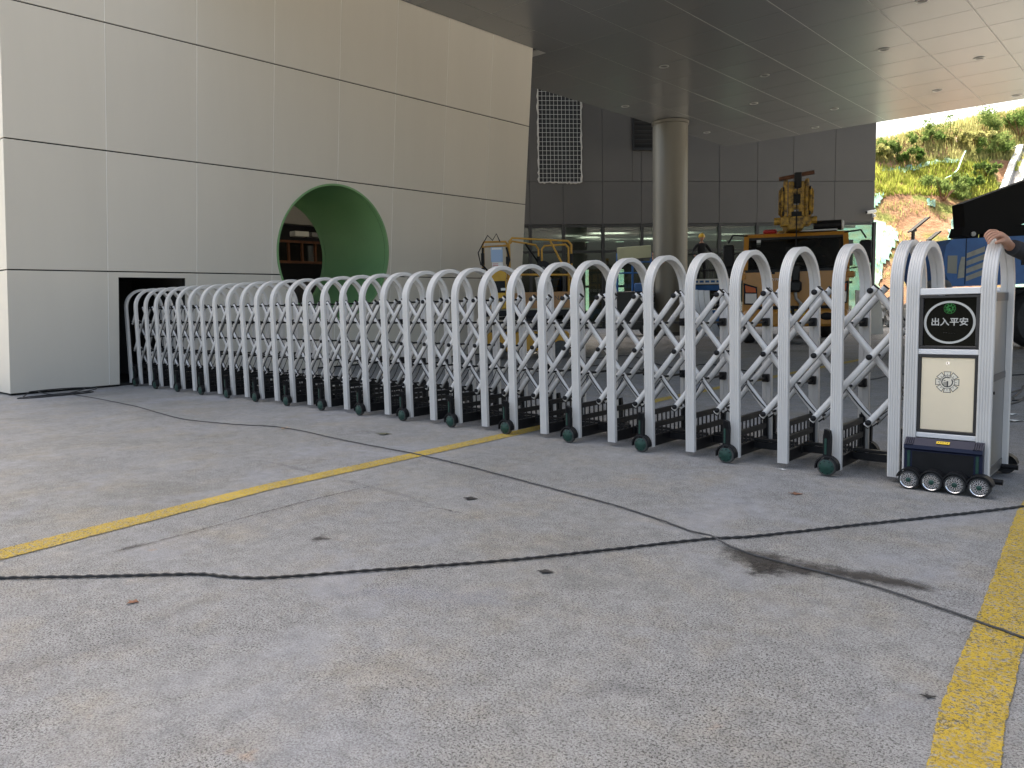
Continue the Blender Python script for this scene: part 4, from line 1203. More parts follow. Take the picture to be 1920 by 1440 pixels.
# ------------------------------------------------------------------ machines under the canopy
VIEW = math.atan2(HR.y, HR.x)               # heading of the picture plane
def stand(px, depth, yaw=0.0):
    p = cam_at(px, 560, depth); return (p.x, p.y, 0), VIEW + yaw

def tyre(name, r, w, parent, loc, mt, hubm, axis='y', hubr=.55):
    t = MB().lathe([(r * hubr, -w / 2), (r * .93, -w / 2), (r, -w * .36), (r, w * .36), (r * .93, w / 2), (r * hubr, w / 2)], axis, n=28).build(name, mt, parent, loc)
    MB().lathe([(.01, -w * .3), (r * .2, -w * .32), (r * .25, -w * .2), (r * hubr, -w * .45), (r * hubr, w * .45), (r * .25, w * .2), (.01, w * .3)], axis, n=20).build('rim', hubm, t)
    return t

# yellow scissor lift
loc, rz = stand(989, 16.3)
lift = empty('scissor_lift', loc, rz)
tag(lift, 'worn yellow scissor lift with raised guard rails beside the beige wall', 'scissor lift')
ch_ = MB().box((0, 0, .36), (1.7, .7, .40), bev=.04).build('chassis', M['yellow'], lift)
MB().box((.55, -.36, .42), (.5, .03, .28), bev=.01).build('battery_tray', M['yellow'], lift, smooth=0)
MB().box((.30, -.36, .38), (.35, .02, .3)).build('control_recess', M['black'], lift, smooth=0)
MB().box((-.62, -.36, .40), (.32, .02, .26), bev=.01).build('side_cover', M['yellow'], lift, smooth=0)
for x in (-.66, .66):
    for y in (-.34, .34): tyre('wheel', .19, .13, lift, (x, y, .19), M['rubberg'], mat('rim_grey', (.3, .3, .3), .5))
for k in range(5):
    z = .62 + .065 * k
    for s in (-1, 1):
        MB().box((0, s * .24, z), (1.55, .05, .045), (0, .045 * (1 if k % 2 else -1), 0)).build('scissor_arm', M['blacksat'], lift, smooth=0)
MB().box((0, 0, 1.0), (1.8, .75, .10), bev=.01).build('platform', mat('platform_beige', (.28, .25, .18), .6, var=.2), lift)
MB().box((0, -.385, .955), (1.78, .02, .12)).build('toe_board', M['black'], lift, smooth=0)
YR = .022
def rail(pts, nm='guard_rail'): return MB().tube(pts, YR, 10).build(nm, M['yellow'], lift)
zt = 2.42
rail([(-.91, -.33, 1.05), (-.91, -.33, zt - .06), (-.88, -.33, zt), (-.44, -.33, zt), (-.40, -.33, zt - .05), (-.40, -.33, 1.05)])
rail([(-.36, -.34, 1.05), (-.36, -.34, zt + .0), (-.30, -.34, zt + .07), (.84, -.34, zt - .01), (.91, -.34, zt - .09), (.91, -.34, 1.05)])
rail([(-.36, .34, 1.05), (-.36, .34, zt), (-.30, .34, zt + .06), (.20, .34, zt - .03), (.26, .34, zt - .12), (.26, .34, 1.05)])
rail([(.33, .34, 1.05), (.33, .34, zt - .12), (.39, .34, zt - .05), (.84, .34, zt - .03), (.90, .34, zt - .1), (.90, .34, 1.05)])
rail([(-.91, .33, 1.05), (-.91, .33, zt - .05), (-.41, .33, zt - .03)])
rail([(.91, -.34, 1.7), (.91, .34, 1.7)], 'end_rail'); rail([(-.36, -.34, 1.75), (.91, -.34, 1.72)], 'mid_rail')
rail([(.48, -.33, zt), (.72, -.33, 1.95)], 'brace')
MB().tube([(-.02, .3, zt), (.36, .3, 1.86)], .02).build('gas_strut', M['black'], lift)
for (x, z0, z1, y) in ((-.91, 1.95, 2.2, -.33), (-.40, 1.95, 2.12, -.33), (.91, 1.95, 2.15, -.34), (.26, 1.95, 2.15, .34), (-.91, 1.6, 1.9, -.33)):
    MB().lathe([(.023, z0), (.036, z0 + .01), (.036, z1 - .01), (.023, z1)], 'z', (x, y, 0), 14).build('foam_wrap', M['black'], lift)
cb = MB().box((-.60, -.37, 1.45), (.34, .12, .80), bev=.015).build('control_box', mat('box_yellow', (.60, .34, .03), .5, var=.15, vscale=3), lift, smooth=0)
MB().box((-.58, -.436, 1.50), (.24, .02, .24), bev=.004).build('control_window', M['black'], cb, smooth=0)
MB().box((-.50, -.447, 1.45), (.10, .01, .05)).build('window_tag', M['paper'], cb, smooth=0)
link('lettering', text_mesh("UAF", .15, M['black'], .001), cb, (-.60, -.4325, 1.22), FACE_NEG_Y)
n1 = MB().box((-.62, -.372, 2.16), (.24, .006, .30)).build('notice', M['paperblue'], lift, smooth=0)
MB().box((-.62, -.376, 2.28), (.2, .002, .04)).build('notice_header', M['paper'], n1, smooth=0)
n2 = MB().box((-.61, -.372, 1.90), (.22, .006, .20)).build('notice', M['paper'], lift, smooth=0)
for k in range(5): MB().box((-.65, -.3765, 1.83 + .035 * k), (.11, .002, .012)).build('notice_line', M['red'], n2, smooth=0)
MB().tube([(-.95, -.36, 1.95), (-1.0, -.40, 2.2), (-.9, -.38, 2.38), (-.80, -.36, 2.55), (-.70, -.36, 2.45), (-.62, -.36, 2.58), (-.55, -.36, 2.42)], .012).build('hose', M['cable'], lift)
MB().tube([(-.90, -.40, 2.3), (-.92, -.43, 1.95), (-.80, -.42, 1.82), (-.7, -.41, 1.88)], .022).build('hose', M['black'], lift)
MB().tube([(-.42, -.40, 2.3), (-.36, -.43, 2.05), (-.42, -.42, 1.86), (-.5, -.41, 1.84)], .022).build('hose', M['black'], lift)
def world(o, p): return (Matrix.Translation(o.location) @ o.rotation_euler.to_matrix().to_4x4()) @ Vector(p)
def carton(p, sz, lab, txt=None):
    e = empty('cardboard_box', world(lift, p), rz); tag(e, lab, 'box', 'cartons on the scissor lift')
    MB().box((0, 0, sz[2] / 2), sz, bev=.006).build('carton', M['carton'], e, smooth=0)
    MB().box((0, 0, sz[2] + .001), (sz[0] * .98, .05, .002)).build('tape', mat('tape', (.45, .33, .18), .4), e, smooth=0)
    if txt: link('print', text_mesh(txt, .13, M['badge'], .001), e, (0, -sz[1] / 2 - .002, sz[2] * .6), FACE_NEG_Y)
carton((.38, -.10, 1.05), (.98, .5, .33), 'long printed carton lying on the scissor lift platform', "AG0380TNA")
carton((-.25, -.08, 1.05), (.26, .4, .32), 'plain small carton beside the control box on the lift')
bk = empty('plastic_bucket', world(lift, (.33, -.12, 1.385)), rz); tag(bk, 'white plastic bucket standing on the long carton', 'bucket')
MB().lathe([(.001, 0), (.135, 0), (.16, .27), (.17, .275), (.17, .30), (.155, .305), (.15, .28), (.13, .02), (.001, .02)], 'z', n=28).build('pail', M['bucket'], bk)
MB().tube([(-.165, -.02, .28), (-.14, -.16, .2), (0, -.2, .16), (.14, -.16, .2), (.165, -.02, .28)], .006).build('bail_handle', M['silver'], bk)
MB().lathe([(.001, .25), (.15, .26)], 'z', n=20).build('contents', M['cloth_dark'], bk)
wr = empty('wire_reel', world(lift, (.33, -.10, 1.69)), rz); tag(wr, 'black cable reel resting on the white bucket', 'reel')
MB().lathe([(.05, -.05), (.17, -.05), (.17, .05), (.05, .05)], 'y', (0, 0, .17), 24).build('drum', M['black'], wr)
MB().lathe([(.001, -.06), (.05, -.06), (.05, .06), (.001, .06)], 'y', (0, 0, .17), 16).build('core', M['cloth_grey'], wr)

# blue scissor lift behind the column with a worker on it
loc, rz2 = stand(1318, 27.5, .1)
bl = empty('scissor_lift', loc, rz2); tag(bl, 'blue scissor lift behind the column carrying a worker', 'scissor lift')
MB().box((0, 0, .55), (2.2, 1.0, .5), bev=.04).build('chassis', M['blue'], bl)
for x in (-.8, .8):
    for y in (-.48, .48): tyre('wheel', .28, .2, bl, (x, y, .28), M['rubber'], M['sidepanel'])
for k in range(8):
    for s in (-1, 1): MB().box((0, s * .35, .86 + .09 * k), (2.0, .06, .06), (0, .06 * (1 if k % 2 else -1), 0)).build('scissor_arm', M['blacksat'], bl, smooth=0)
MB().box((0, 0, 1.64), (2.3, 1.1, .12), bev=.01).build('platform', M['blacksat'], bl)
MB().box((0, -.58, 1.80), (1.9, .03, .18)).build('name_board', M['paper'], bl, smooth=0)
for k in range(7): MB().box((-.66 + .2 * k, -.597, 1.80), (.14, .003, .07)).build('board_mark', M['blue'], bl, smooth=0)
MB().box((0, -.56, 1.58), (2.2, .03, .18)).build('toe_board', M['blue'], bl, smooth=0)
for x in (-1.1, -.55, 0, .55, 1.1):
    for y in (-.53, .53): MB().tube([(x, y, 1.70), (x, y, 2.75)], .022).build('guard_post', M['mullion'], bl)
for z in (2.2, 2.75):
    for y in (-.53, .53): MB().tube([(-1.1, y, z), (1.1, y, z)], .022).build('guard_rail', M['mullion'], bl)
    for x in (-1.1, 1.1): MB().tube([(x, -.53, z), (x, .53, z)], .022).build('guard_rail', M['mullion'], bl)

# boom lift / trolley with a translucent sheet, left of the column
loc, rz3 = stand(1188, 26.0, -.1)
bw_ = empty('work_platform', loc, rz3); tag(bw_, 'dark work platform with blue frame and pale sheet left of the column', 'platform')
MB().box((0, 0, .5), (1.3, .9, .55), bev=.03).build('base', M['mullion'], bw_)
for x in (-.45, .45):
    for y in (-.42, .42): tyre('wheel', .25, .18, bw_, (x, y, .25), M['rubber'], M['sidepanel'])
MB().box((0, 0, 1.15), (1.25, .85, .7), bev=.03).build('engine_cover', M['mullion'], bw_)
MB().box((.28, -.45, 1.62), (.55, .06, .28), bev=.02).build('side_cover', M['blue'], bw_)
for x in (-.55, -.05, .55): MB().tube([(x, -.35, 1.45), (x, -.35, 2.75)], .035).build('mast_post', M['blue'], bw_)
for z in (2.1, 2.45): MB().tube([(-.58, -.35, z), (.58, -.35, z)], .025).build('mast_rail', M['blue'], bw_)
sh = empty('translucent_sheet', world(bw_, (.0, -.42, 2.56)), rz3 + .0); tag(sh, 'pale yellow-green translucent sheet propped on the work platform', 'sheet')
MB().box((0, 0, .20), (1.10, .05, .40), (0, -.05, 0), .01).build('panel', mat('sheet_pale', (.46, .48, .31), .5, var=.08, vscale=1), sh, smooth=0)
MB().box((0, .0, -.02), (1.12, .07, .03), (0, -.05, 0)).build('edge_rail', M['mullion'], sh, smooth=0)

# curved metal sheets leaning near the column
loc, rz4 = stand(1318, 22.5, 0)
ms = empty('metal_sheet_roll', loc, rz4); tag(ms, 'pale curved metal sheets standing on the floor in front of the blue lift', 'sheet metal')
for k in range(4):
    path = []
    for t in range(9):
        u = t / 8; path.append((-.40 + .17 * k + .42 * u * u - .1, .0, 1.42 - 1.35 * u + (.05 - .012 * k)))
    mbp = MB(); vs = []
    for p in path: vs += [(p[0], -.1, p[2]), (p[0] + .15, -.12, p[2]), (p[0] + .15, -.09, p[2]), (p[0], -.07, p[2])]
    mbp.add(vs, [(i * 4 + j, i * 4 + (j + 1) % 4, (i + 1) * 4 + (j + 1) % 4, (i + 1) * 4 + j) for i in range(8) for j in range(4)] + [(0, 1, 2, 3), (35, 34, 33, 32)])
    mbp.build('sheet', M['metal_sheet'], ms, smooth=30)
MB().box((-.1, .1, .7), (.05, .3, 1.4)).build('prop', M['mullion'], ms, smooth=0)

# ------------------------------------------------------------------ crane truck
loc, rzt = stand(1490, 19.5, -.30)
tr = empty('crane_truck', loc, rzt); tag(tr, 'orange-yellow crane truck facing the gate with its hook in front', 'truck')
TW = 2.52
front = [(-.0, .62), (-.02, 1.12), (.03, 1.86), (.30, 2.70), (.42, 2.80), (1.75, 2.80), (1.75, .62)]
# cab shell: side walls, roof, front below the windscreen
cabm = MB()
cabm.prism([(-.02, .72), (-.02, 1.12), (.03, 1.86), (.10, 1.90), (1.75, 1.90), (1.75, .72)], -TW / 2, TW / 2, 'x')
cab = cabm.build('cab_body', M['truckyellow'], tr, smooth=30)
MB().prism([(.27, 2.68), (.36, 2.80), (.5, 2.83), (1.75, 2.83), (1.75, 2.70)], -TW / 2 + .02, TW / 2 - .02, 'x').build('cab_roof', M['truckyellow'], tr, smooth=30)
for s in (-1, 1):
    MB().sweep([(s * (TW / 2 - .06), .05, 1.88), (s * (TW / 2 - .08), .30, 2.74)], [(-.06, -.05), (.06, -.05), (.06, .05), (-.06, .05)], up=(0, 1, 0)).build('pillar', M['truckyellow'], tr, smooth=0)
    MB().box((s * (TW / 2 - .05), 1.70, 2.3), (.08, .1, .85)).build('pillar', M['truckyellow'], tr, smooth=0)
    MB().box((s * (TW / 2 - .04), 1.0, 2.3), (.012, 1.3, .78)).build('side_window', M['cabpane'], tr, smooth=0)
MB().prism([(-TW / 2 + .12, 0), (TW / 2 - .12, 0), (TW / 2 - .12, .80), (TW / 2 - .2, .87), (-TW / 2 + .2, .87), (-TW / 2 + .12, .80)], -.008, .008, 'y').build('windscreen', M['cabpane'], tr, (0, .045, 1.86), (-.29, 0, 0), smooth=0)
ws = MB()
ws.box((0, 0, .0), (TW - .12, .03, .07)); ws.box((0, 0, .86), (TW - .22, .03, .06))
for s in (-1, 1): ws.box((s * (TW / 2 - .10), 0, .43), (.06, .03, .82))
ws.build('windscreen_seal', M['rubber'], tr, (0, .035, 1.86), (-.29, 0, 0), smooth=0)
MB().box((0, 1.60, 2.25), (TW - .2, .04, .9)).build('rear_bulkhead', M['black'], tr, smooth=0)
MB().box((0, .35, 1.93), (TW - .25, .55, .12), bev=.04).build('dashboard', M['black'], tr, smooth=0)
MB().lathe([(.17, -.015), (.2, -.015), (.2, .015), (.17, .015), (.17, -.015)], 'y', (.62, .55, 2.08), 24).build('steering_wheel', M['black'], tr, rot=None)
MB().box((.1, 1.58, 2.35), (.55, .02, .38), bev=.01).build('rear_window', mat('rear_window_bright', (.30, .31, .30), .4), tr, smooth=0)
for s in (-1, 1):
    MB().box((s * .6, 1.25, 2.05), (.5, .15, .75), (.1, 0, 0), .06).build('seat', M['cloth_dark'], tr)
    # wipers
    MB().tube([(s * .15 - .1, .02, 1.86), (s * .5 - .1, .05, 1.95), (s * .95 - .1, .035, 1.90)], .014).build('wiper', M['black'], tr)
    # headlights
    x = s * (TW / 2 - .21)
    hl = MB().prism([(-.17 * s, -.27), (.17 * s, -.25), (.19 * s, .30), (-.14 * s, .19)], -.04, .03, 'y', (x, -.02, 1.27)).build('headlight', M['black'], tr, smooth=0)
    MB().prism([(-.14 * s, -.23), (.14 * s, -.22), (.14 * s, .03), (-.13 * s, .02)], -.055, -.03, 'y', (x, -.02, 1.27)).build('lamp_lens', M['headlight'], hl, smooth=0)
    MB().prism([(-.12 * s, .05), (.13 * s, .06), (.15 * s, .24), (-.10 * s, .16)], -.055, -.03, 'y', (x, -.02, 1.27)).build('turn_signal', M['orange_lens'], hl, smooth=0)
    MB().box((s * (TW / 2 + .02), .06, 1.72), (.22, .12, .16), bev=.03).build('corner_marker', M['truckyellow'], tr)
    # mirrors on arms
    MB().tube([(s * (TW / 2 - .1), .35, 2.78), (s * (TW / 2 + .25), .15, 2.80), (s * (TW / 2 + .37), .1, 2.60)], .022).build('mirror_arm', M['black'], tr)
    MB().box((s * (TW / 2 + .36), .08, 2.26), (.28, .09, .58), bev=.04).build('mirror', M['black'], tr)
    MB().box((s * (TW / 2 + .34), .08, 1.86), (.26, .09, .24), bev=.03).build('mirror', M['black'], tr)
    MB().tube([(s * (TW / 2 - .05), .2, 1.86), (s * (TW / 2 + .34), .12, 1.92)], .016).build('mirror_arm', M['black'], tr)
bp_ = MB().box((0, -.06, .66), (TW - .02, .28, .42), bev=.06).build('bumper', M['truckyellow'], tr)
MB().box((0, -.03, .93), (TW - .7, .1, .08)).build('grille_slot', M['black'], tr, smooth=0)
for s in (-1, 1): MB().sphere((s * .75, -.2, .70), .12, 12, 8, (1.4, .3, .8)).build('fog_lamp', M['black'], bp_)
MB().box((.02, -.205, .80), (.44, .012, .14)).build('number_plate', M['yellowtag'], bp_, smooth=0)
link('plate_lettering', text_mesh("19", .11, M['black'], .001), bp_, (.02, -.2125, .80), FACE_NEG_Y)
link('lettering', text_mesh("I WYPN", .10, M['paper'], .001), cab, (-.52, -.012, 1.63), (math.pi / 2 - .06, 0, 0))
for s in (-1, 1): MB().box((s * .52, .025, 1.80), (.08, .03, .05)).build('panel_latch', M['black'], cab, smooth=0)
for y in (.75, 3.8, 5.0):
    for s in (-1, 1): tyre('wheel', .5, .30, tr, (s * (TW / 2 - .17), y, .5), M['rubber'], M['dgrey'], 'x')
MB().box((0, 3.6, .85), (.9, 5.6, .28)).build('chassis_frame', M['black'], tr, smooth=0)
MB().box((0, 4.3, 1.15), (TW, 4.0, .25), bev=.02).build('flat_bed', M['truckyellow'], tr, smooth=0)
MB().box((0, 4.3, 1.6), (TW - .1, 3.8, .7), bev=.02).build('load_side', M['dgrey'], tr, smooth=0)
MB().box((0, .95, .62), (TW - .5, 1.5, .3)).build('underbody', M['black'], tr, smooth=0)
# crane: turret behind the cab, boom reaching forward over the roof, sheave head
MB().box((0, 2.15, 1.9), (.8, .7, 2.2), bev=.05).build('crane_turret', M['rust'], tr)
bm_ = MB().box((-.02, 1.5, 3.02), (.38, 3.4, .34), bev=.03).build('main_boom', M['rust'], tr)
hd = MB()
hd.box((-.26, .1, 3.62), (.09, .5, .92), bev=.02); hd.box((.24, .1, 3.62), (.09, .5, .92), bev=.02)
hd.box((-.13, -.05, 3.55), (.13, .2, .95), bev=.02); hd.box((.12, -.05, 3.55), (.13, .2, .95), bev=.02)
hd.box((0, -.1, 3.78), (.22, .12, .12), bev=.01); hd.box((0, -.1, 3.40), (.22, .12, .10), bev=.01)
bh = hd.build('boom_head', M['rust'], tr, smooth=0)
MB().box((0, -.13, 3.60), (.16, .10, .22), bev=.01).build('rope_opening', M['black'], bh, smooth=0)
MB().box((0, -.13, 3.18), (.24, .12, .22), bev=.01).build('rope_opening', M['black'], bh, smooth=0)
for s in (-1, 1): MB().box((s * .31, -.12, 3.55), (.035, .1, .7), bev=.005).build('side_slot', M['black'], bh, smooth=0)
for s in (-1, 1):
    for q in (0, 1):
        MB().lathe([(.1, -.03), (.36 - .06 * q, -.03), (.38 - .06 * q, 0), (.36 - .06 * q, .03), (.1, .03)], 'x', (s * (.33 + .045 * q) - .01, .1, 3.55), 26).build('sheave', M['rust'], bh)
    MB().box((s * .22 - .02, .0, 3.06), (.26, .4, .24), bev=.03).build('boom_bracket', M['rust'], tr)
    MB().lathe([(.001, -.08), (.09, -.08), (.09, .08), (.001, .08)], 'x', (s * .42 - .02, -.03, 3.08), 16).build('bracket_pin', M['rust'], tr)
MB().tube([(-.42, .0, 4.12), (-.1, -.02, 4.16), (.1, -.02, 4.2), (.40, .0, 4.24)], .05).build('hose_bundle', mat('rust_brown', (.14, .055, .025), .7, var=.5, vscale=8), bh)
MB().box((.02, -.12, 4.05), (.17, .14, .38), bev=.02).build('rope_guide', M['black'], bh, smooth=0)
MB().tube([(.0, -.22, 4.0), (.0, -.23, 2.0)], .014).build('wire_rope', M['black'], tr)
hk = MB().box((0, -.23, 1.78), (.20, .14, .42), bev=.04).build('hook_block', M['blacksat'], tr)
MB().box((0, -.23, 1.45), (.30, .16, .30), bev=.06).build('block_sheave', M['blacksat'], hk)
MB().tube([(0, -.23, 1.3), (.02, -.23, 1.15), (.14, -.23, 1.02), (.10, -.23, .84), (-.03, -.23, .80), (-.12, -.23, .90)], .04, 8, scales=[1, 1, 1.1, 1.1, .9, .4]).build('hook', M['sidepanel'], hk)
MB().box((-.05, -.24, .80), (.08, .06, .35), bev=.02).build('hook_weight', M['black'], hk, smooth=0)
MB().tube([(.45, .55, 2.98), (1.10, .55, 2.98)], .13, 16).build('roof_roll', M['black'], tr)
MB().lathe([(.001, 0), (.1, 0), (.13, -.03), (.13, -.06)], 'x', (1.16, .55, 2.98), 16).build('roll_end', M['sheet'], tr)
MB().box((.55, .5, 2.855), (.9, .3, .05), bev=.01).build('roof_rack', M['sidepanel'], tr, smooth=0)
MB().box((-.60, .6, 2.88), (.35, .25, .1), bev=.04).build('roof_rag', M['red'], tr, smooth=0)
MB().box((-.88, .2, 2.62), (.10, .01, .18)).build('window_sticker', M['paper'], tr, (.0, .06, -.05), smooth=0)

# ------------------------------------------------------------------ blue boom lift at the right
loc, rzb = stand(1836, 17.2, .0)
bo_ = empty('boom_lift', loc, rzb); tag(bo_, 'blue boom lift with black arm and big tyres behind the gate head', 'boom lift')
MB().prism([(-1.20, 1.45), (-1.34, 1.75), (-1.28, 2.20), (-1.15, 2.32), (2.2, 2.42), (2.3, 1.4), (-1.15, 1.33)], -.9, .9, 'y').build('counterweight_body', M['blue'], bo_, smooth=30)
for k in range(4):
    z = 1.44 + .16 * k
    MB().prism([(-.84, z), (-.47, z + .13), (-.47, z + .24), (-.84, z + .10)], -.912, -.902, 'y').build('stripe_decal', M['decal'], bo_, smooth=0)
MB().prism([(-1.02, 1.50), (-.88, 1.52), (-.88, 1.95), (-.95, 1.95), (-1.0, 1.75)], -.912, -.902, 'y').build('arrow_decal', M['decal'], bo_, smooth=0)
MB().prism([(-1.24, 1.62), (-1.04, 1.60), (-1.04, 1.98), (-1.24, 1.98)], -.91, -.902, 'y').build('notice_decal', mat('faded_notice', (.30, .30, .26), .6), bo_, smooth=0)
link('lettering', text_mesh("PLUS", .13, M['paper'], .001), bo_, (.05, -.906, 1.57), FACE_NEG_Y)
MB().box((-.86, -.9035, 1.85), (.012, .008, .95)).build('panel_gap', M['black'], bo_, smooth=0)
MB().box((.48, -.905, 1.93), (.35, .012, .35), bev=.004).build('access_hatch', M['black'], bo_, smooth=0)
MB().box((.58, -.905, 1.62), (.4, .012, .05)).build('vent_slot', M['black'], bo_, smooth=0)
MB().box((.6, 0, 1.05), (2.4, 1.6, .5), bev=.06).build('turntable_base', M['black'], bo_)
MB().box((1.0, 0, .65), (3.2, .9, .4), bev=.05).build('axle_frame', M['black'], bo_)
for x in (.66, 2.9):
    for s in (-1, 1): tyre('wheel', .62, .42, bo_, (x, s * 1.0, .62), M['rubber'], M['sidepanel'])
MB().prism([(-.62, 3.12), (.82, 3.62), (1.75, 3.94), (1.75, 3.2), (.95, 2.75), (.70, 2.66), (.30, 2.55), (-.45, 2.42), (-.55, 2.5)], -.32, .12, 'y').build('boom', M['boomblack'], bo_, smooth=0)
MB().prism([(-.65, 2.42), (-.30, 2.36), (-.27, 2.60), (-.60, 2.62)], -.36, .16, 'y').build('boom_knuckle', M['boomblack'], bo_, smooth=0)
MB().tube([(-.55, -.25, 2.45), (.3, -.25, 2.72), (1.4, -.25, 2.9)], .06).build('lift_cylinder', M['blacksat'], bo_)
MB().box((.7, 0, 2.5), (1.2, .6, .3), bev=.03).build('boom_rest', M['boomblack'], bo_, smooth=0)
MB().lathe([(.001, -.02), (.05, -.02), (.05, .02), (.001, .02)], 'y', (-.41, -.37, 2.46), 16).build('pivot_pin', M['sidepanel'], bo_)

# white board and crate behind the truck
loc, rzw = stand(1630, 24.0, 0)
bd = empty('white_board', loc, rzw); tag(bd, 'plain white board leaning upright on the floor right of the crane truck', 'board')
MB().prism([(-.38, 0), (.46, 0), (.38, 1.36), (-.38, 1.38)], -.02, .02, 'y').build('panel', M['sheet'], bd, rot=(-.1, 0, 0), smooth=0)
MB().box((0, .25, .6), (.06, .06, 1.25), (-.35, 0, 0)).build('rear_prop', M['timber'], bd, smooth=0)
cr = empty('rubble_pile', stand(1672, 30, 0)[0], VIEW); tag(cr, 'pile of broken stones at the foot of the slope', 'rubble', kind='stuff')
mb = MB()
for k in range(160):
    a = rnd(-1.6, 1.6); h = rnd(0, 1.3) * (1 - abs(a) / 1.9); mb.box((a, rnd(-.6, .6), h * .8 + .05), (rnd(.1, .3), rnd(.1, .3), rnd(.08, .2)), (rnd(0, 3), rnd(0, 3), rnd(0, 3)))
mb.build('stones', M['white_conc'], cr, smooth=0)["kind"] = "stuff"

# ------------------------------------------------------------------ people
def skin_mesh(verts, edges, radii, root=0, sub=2):
    me = bpy.data.meshes.new('sk'); me.from_pydata([tuple(v) for v in verts], edges, [])
    o = bpy.data.objects.new('sk', me); COL.objects.link(o)
    md = o.modifiers.new('s', 'SKIN'); md.use_smooth_shade = True
    for i, d in enumerate(me.skin_vertices[0].data):
        r = radii[i]; d.radius = r if isinstance(r, tuple) else (r, r); d.use_root = (i == root)
    sb = o.modifiers.new('u', 'SUBSURF'); sb.levels = sb.render_levels = sub
    dg = bpy.context.evaluated_depsgraph_get()
    out = bpy.data.meshes.new_from_object(o.evaluated_get(dg)); bpy.data.objects.remove(o)
    return out
def finger_chains(V, E_, R_, wrist_i, palm_dir, side, curl=.5):
    """palm plus five fingers grown from the wrist vertex"""
    w = Vector(V[wrist_i]); p = Vector(palm_dir).normalized(); s = Vector(side).normalized(); nrm = p.cross(s)
    V.append(w + p * .05); R_.append((.032, .016)); pi = len(V) - 1; E_.append((wrist_i, pi))
    for k, (off, ln) in enumerate(((-.026, .062), (-.009, .072), (.009, .067), (.026, .052))):
        a = w + p * .09 + s * off; b = a + (p * math.cos(curl) + nrm * math.sin(curl)) * ln * .5; c = b + (p * math.cos(curl * 2) + nrm * math.sin(curl * 2)) * ln * .5
        i = len(V); V += [a, b, c]; R_ += [.010, .0088, .0075]; E_ += [(pi, i), (i, i + 1), (i + 1, i + 2)]
    a = w + p * .035 - s * .035; b = a + (p * .7 - s * .5 + nrm * .2).normalized() * .035; i = len(V); V += [a, b]; R_ += [.011, .009]; E_ += [(pi, i), (i, i + 1)]
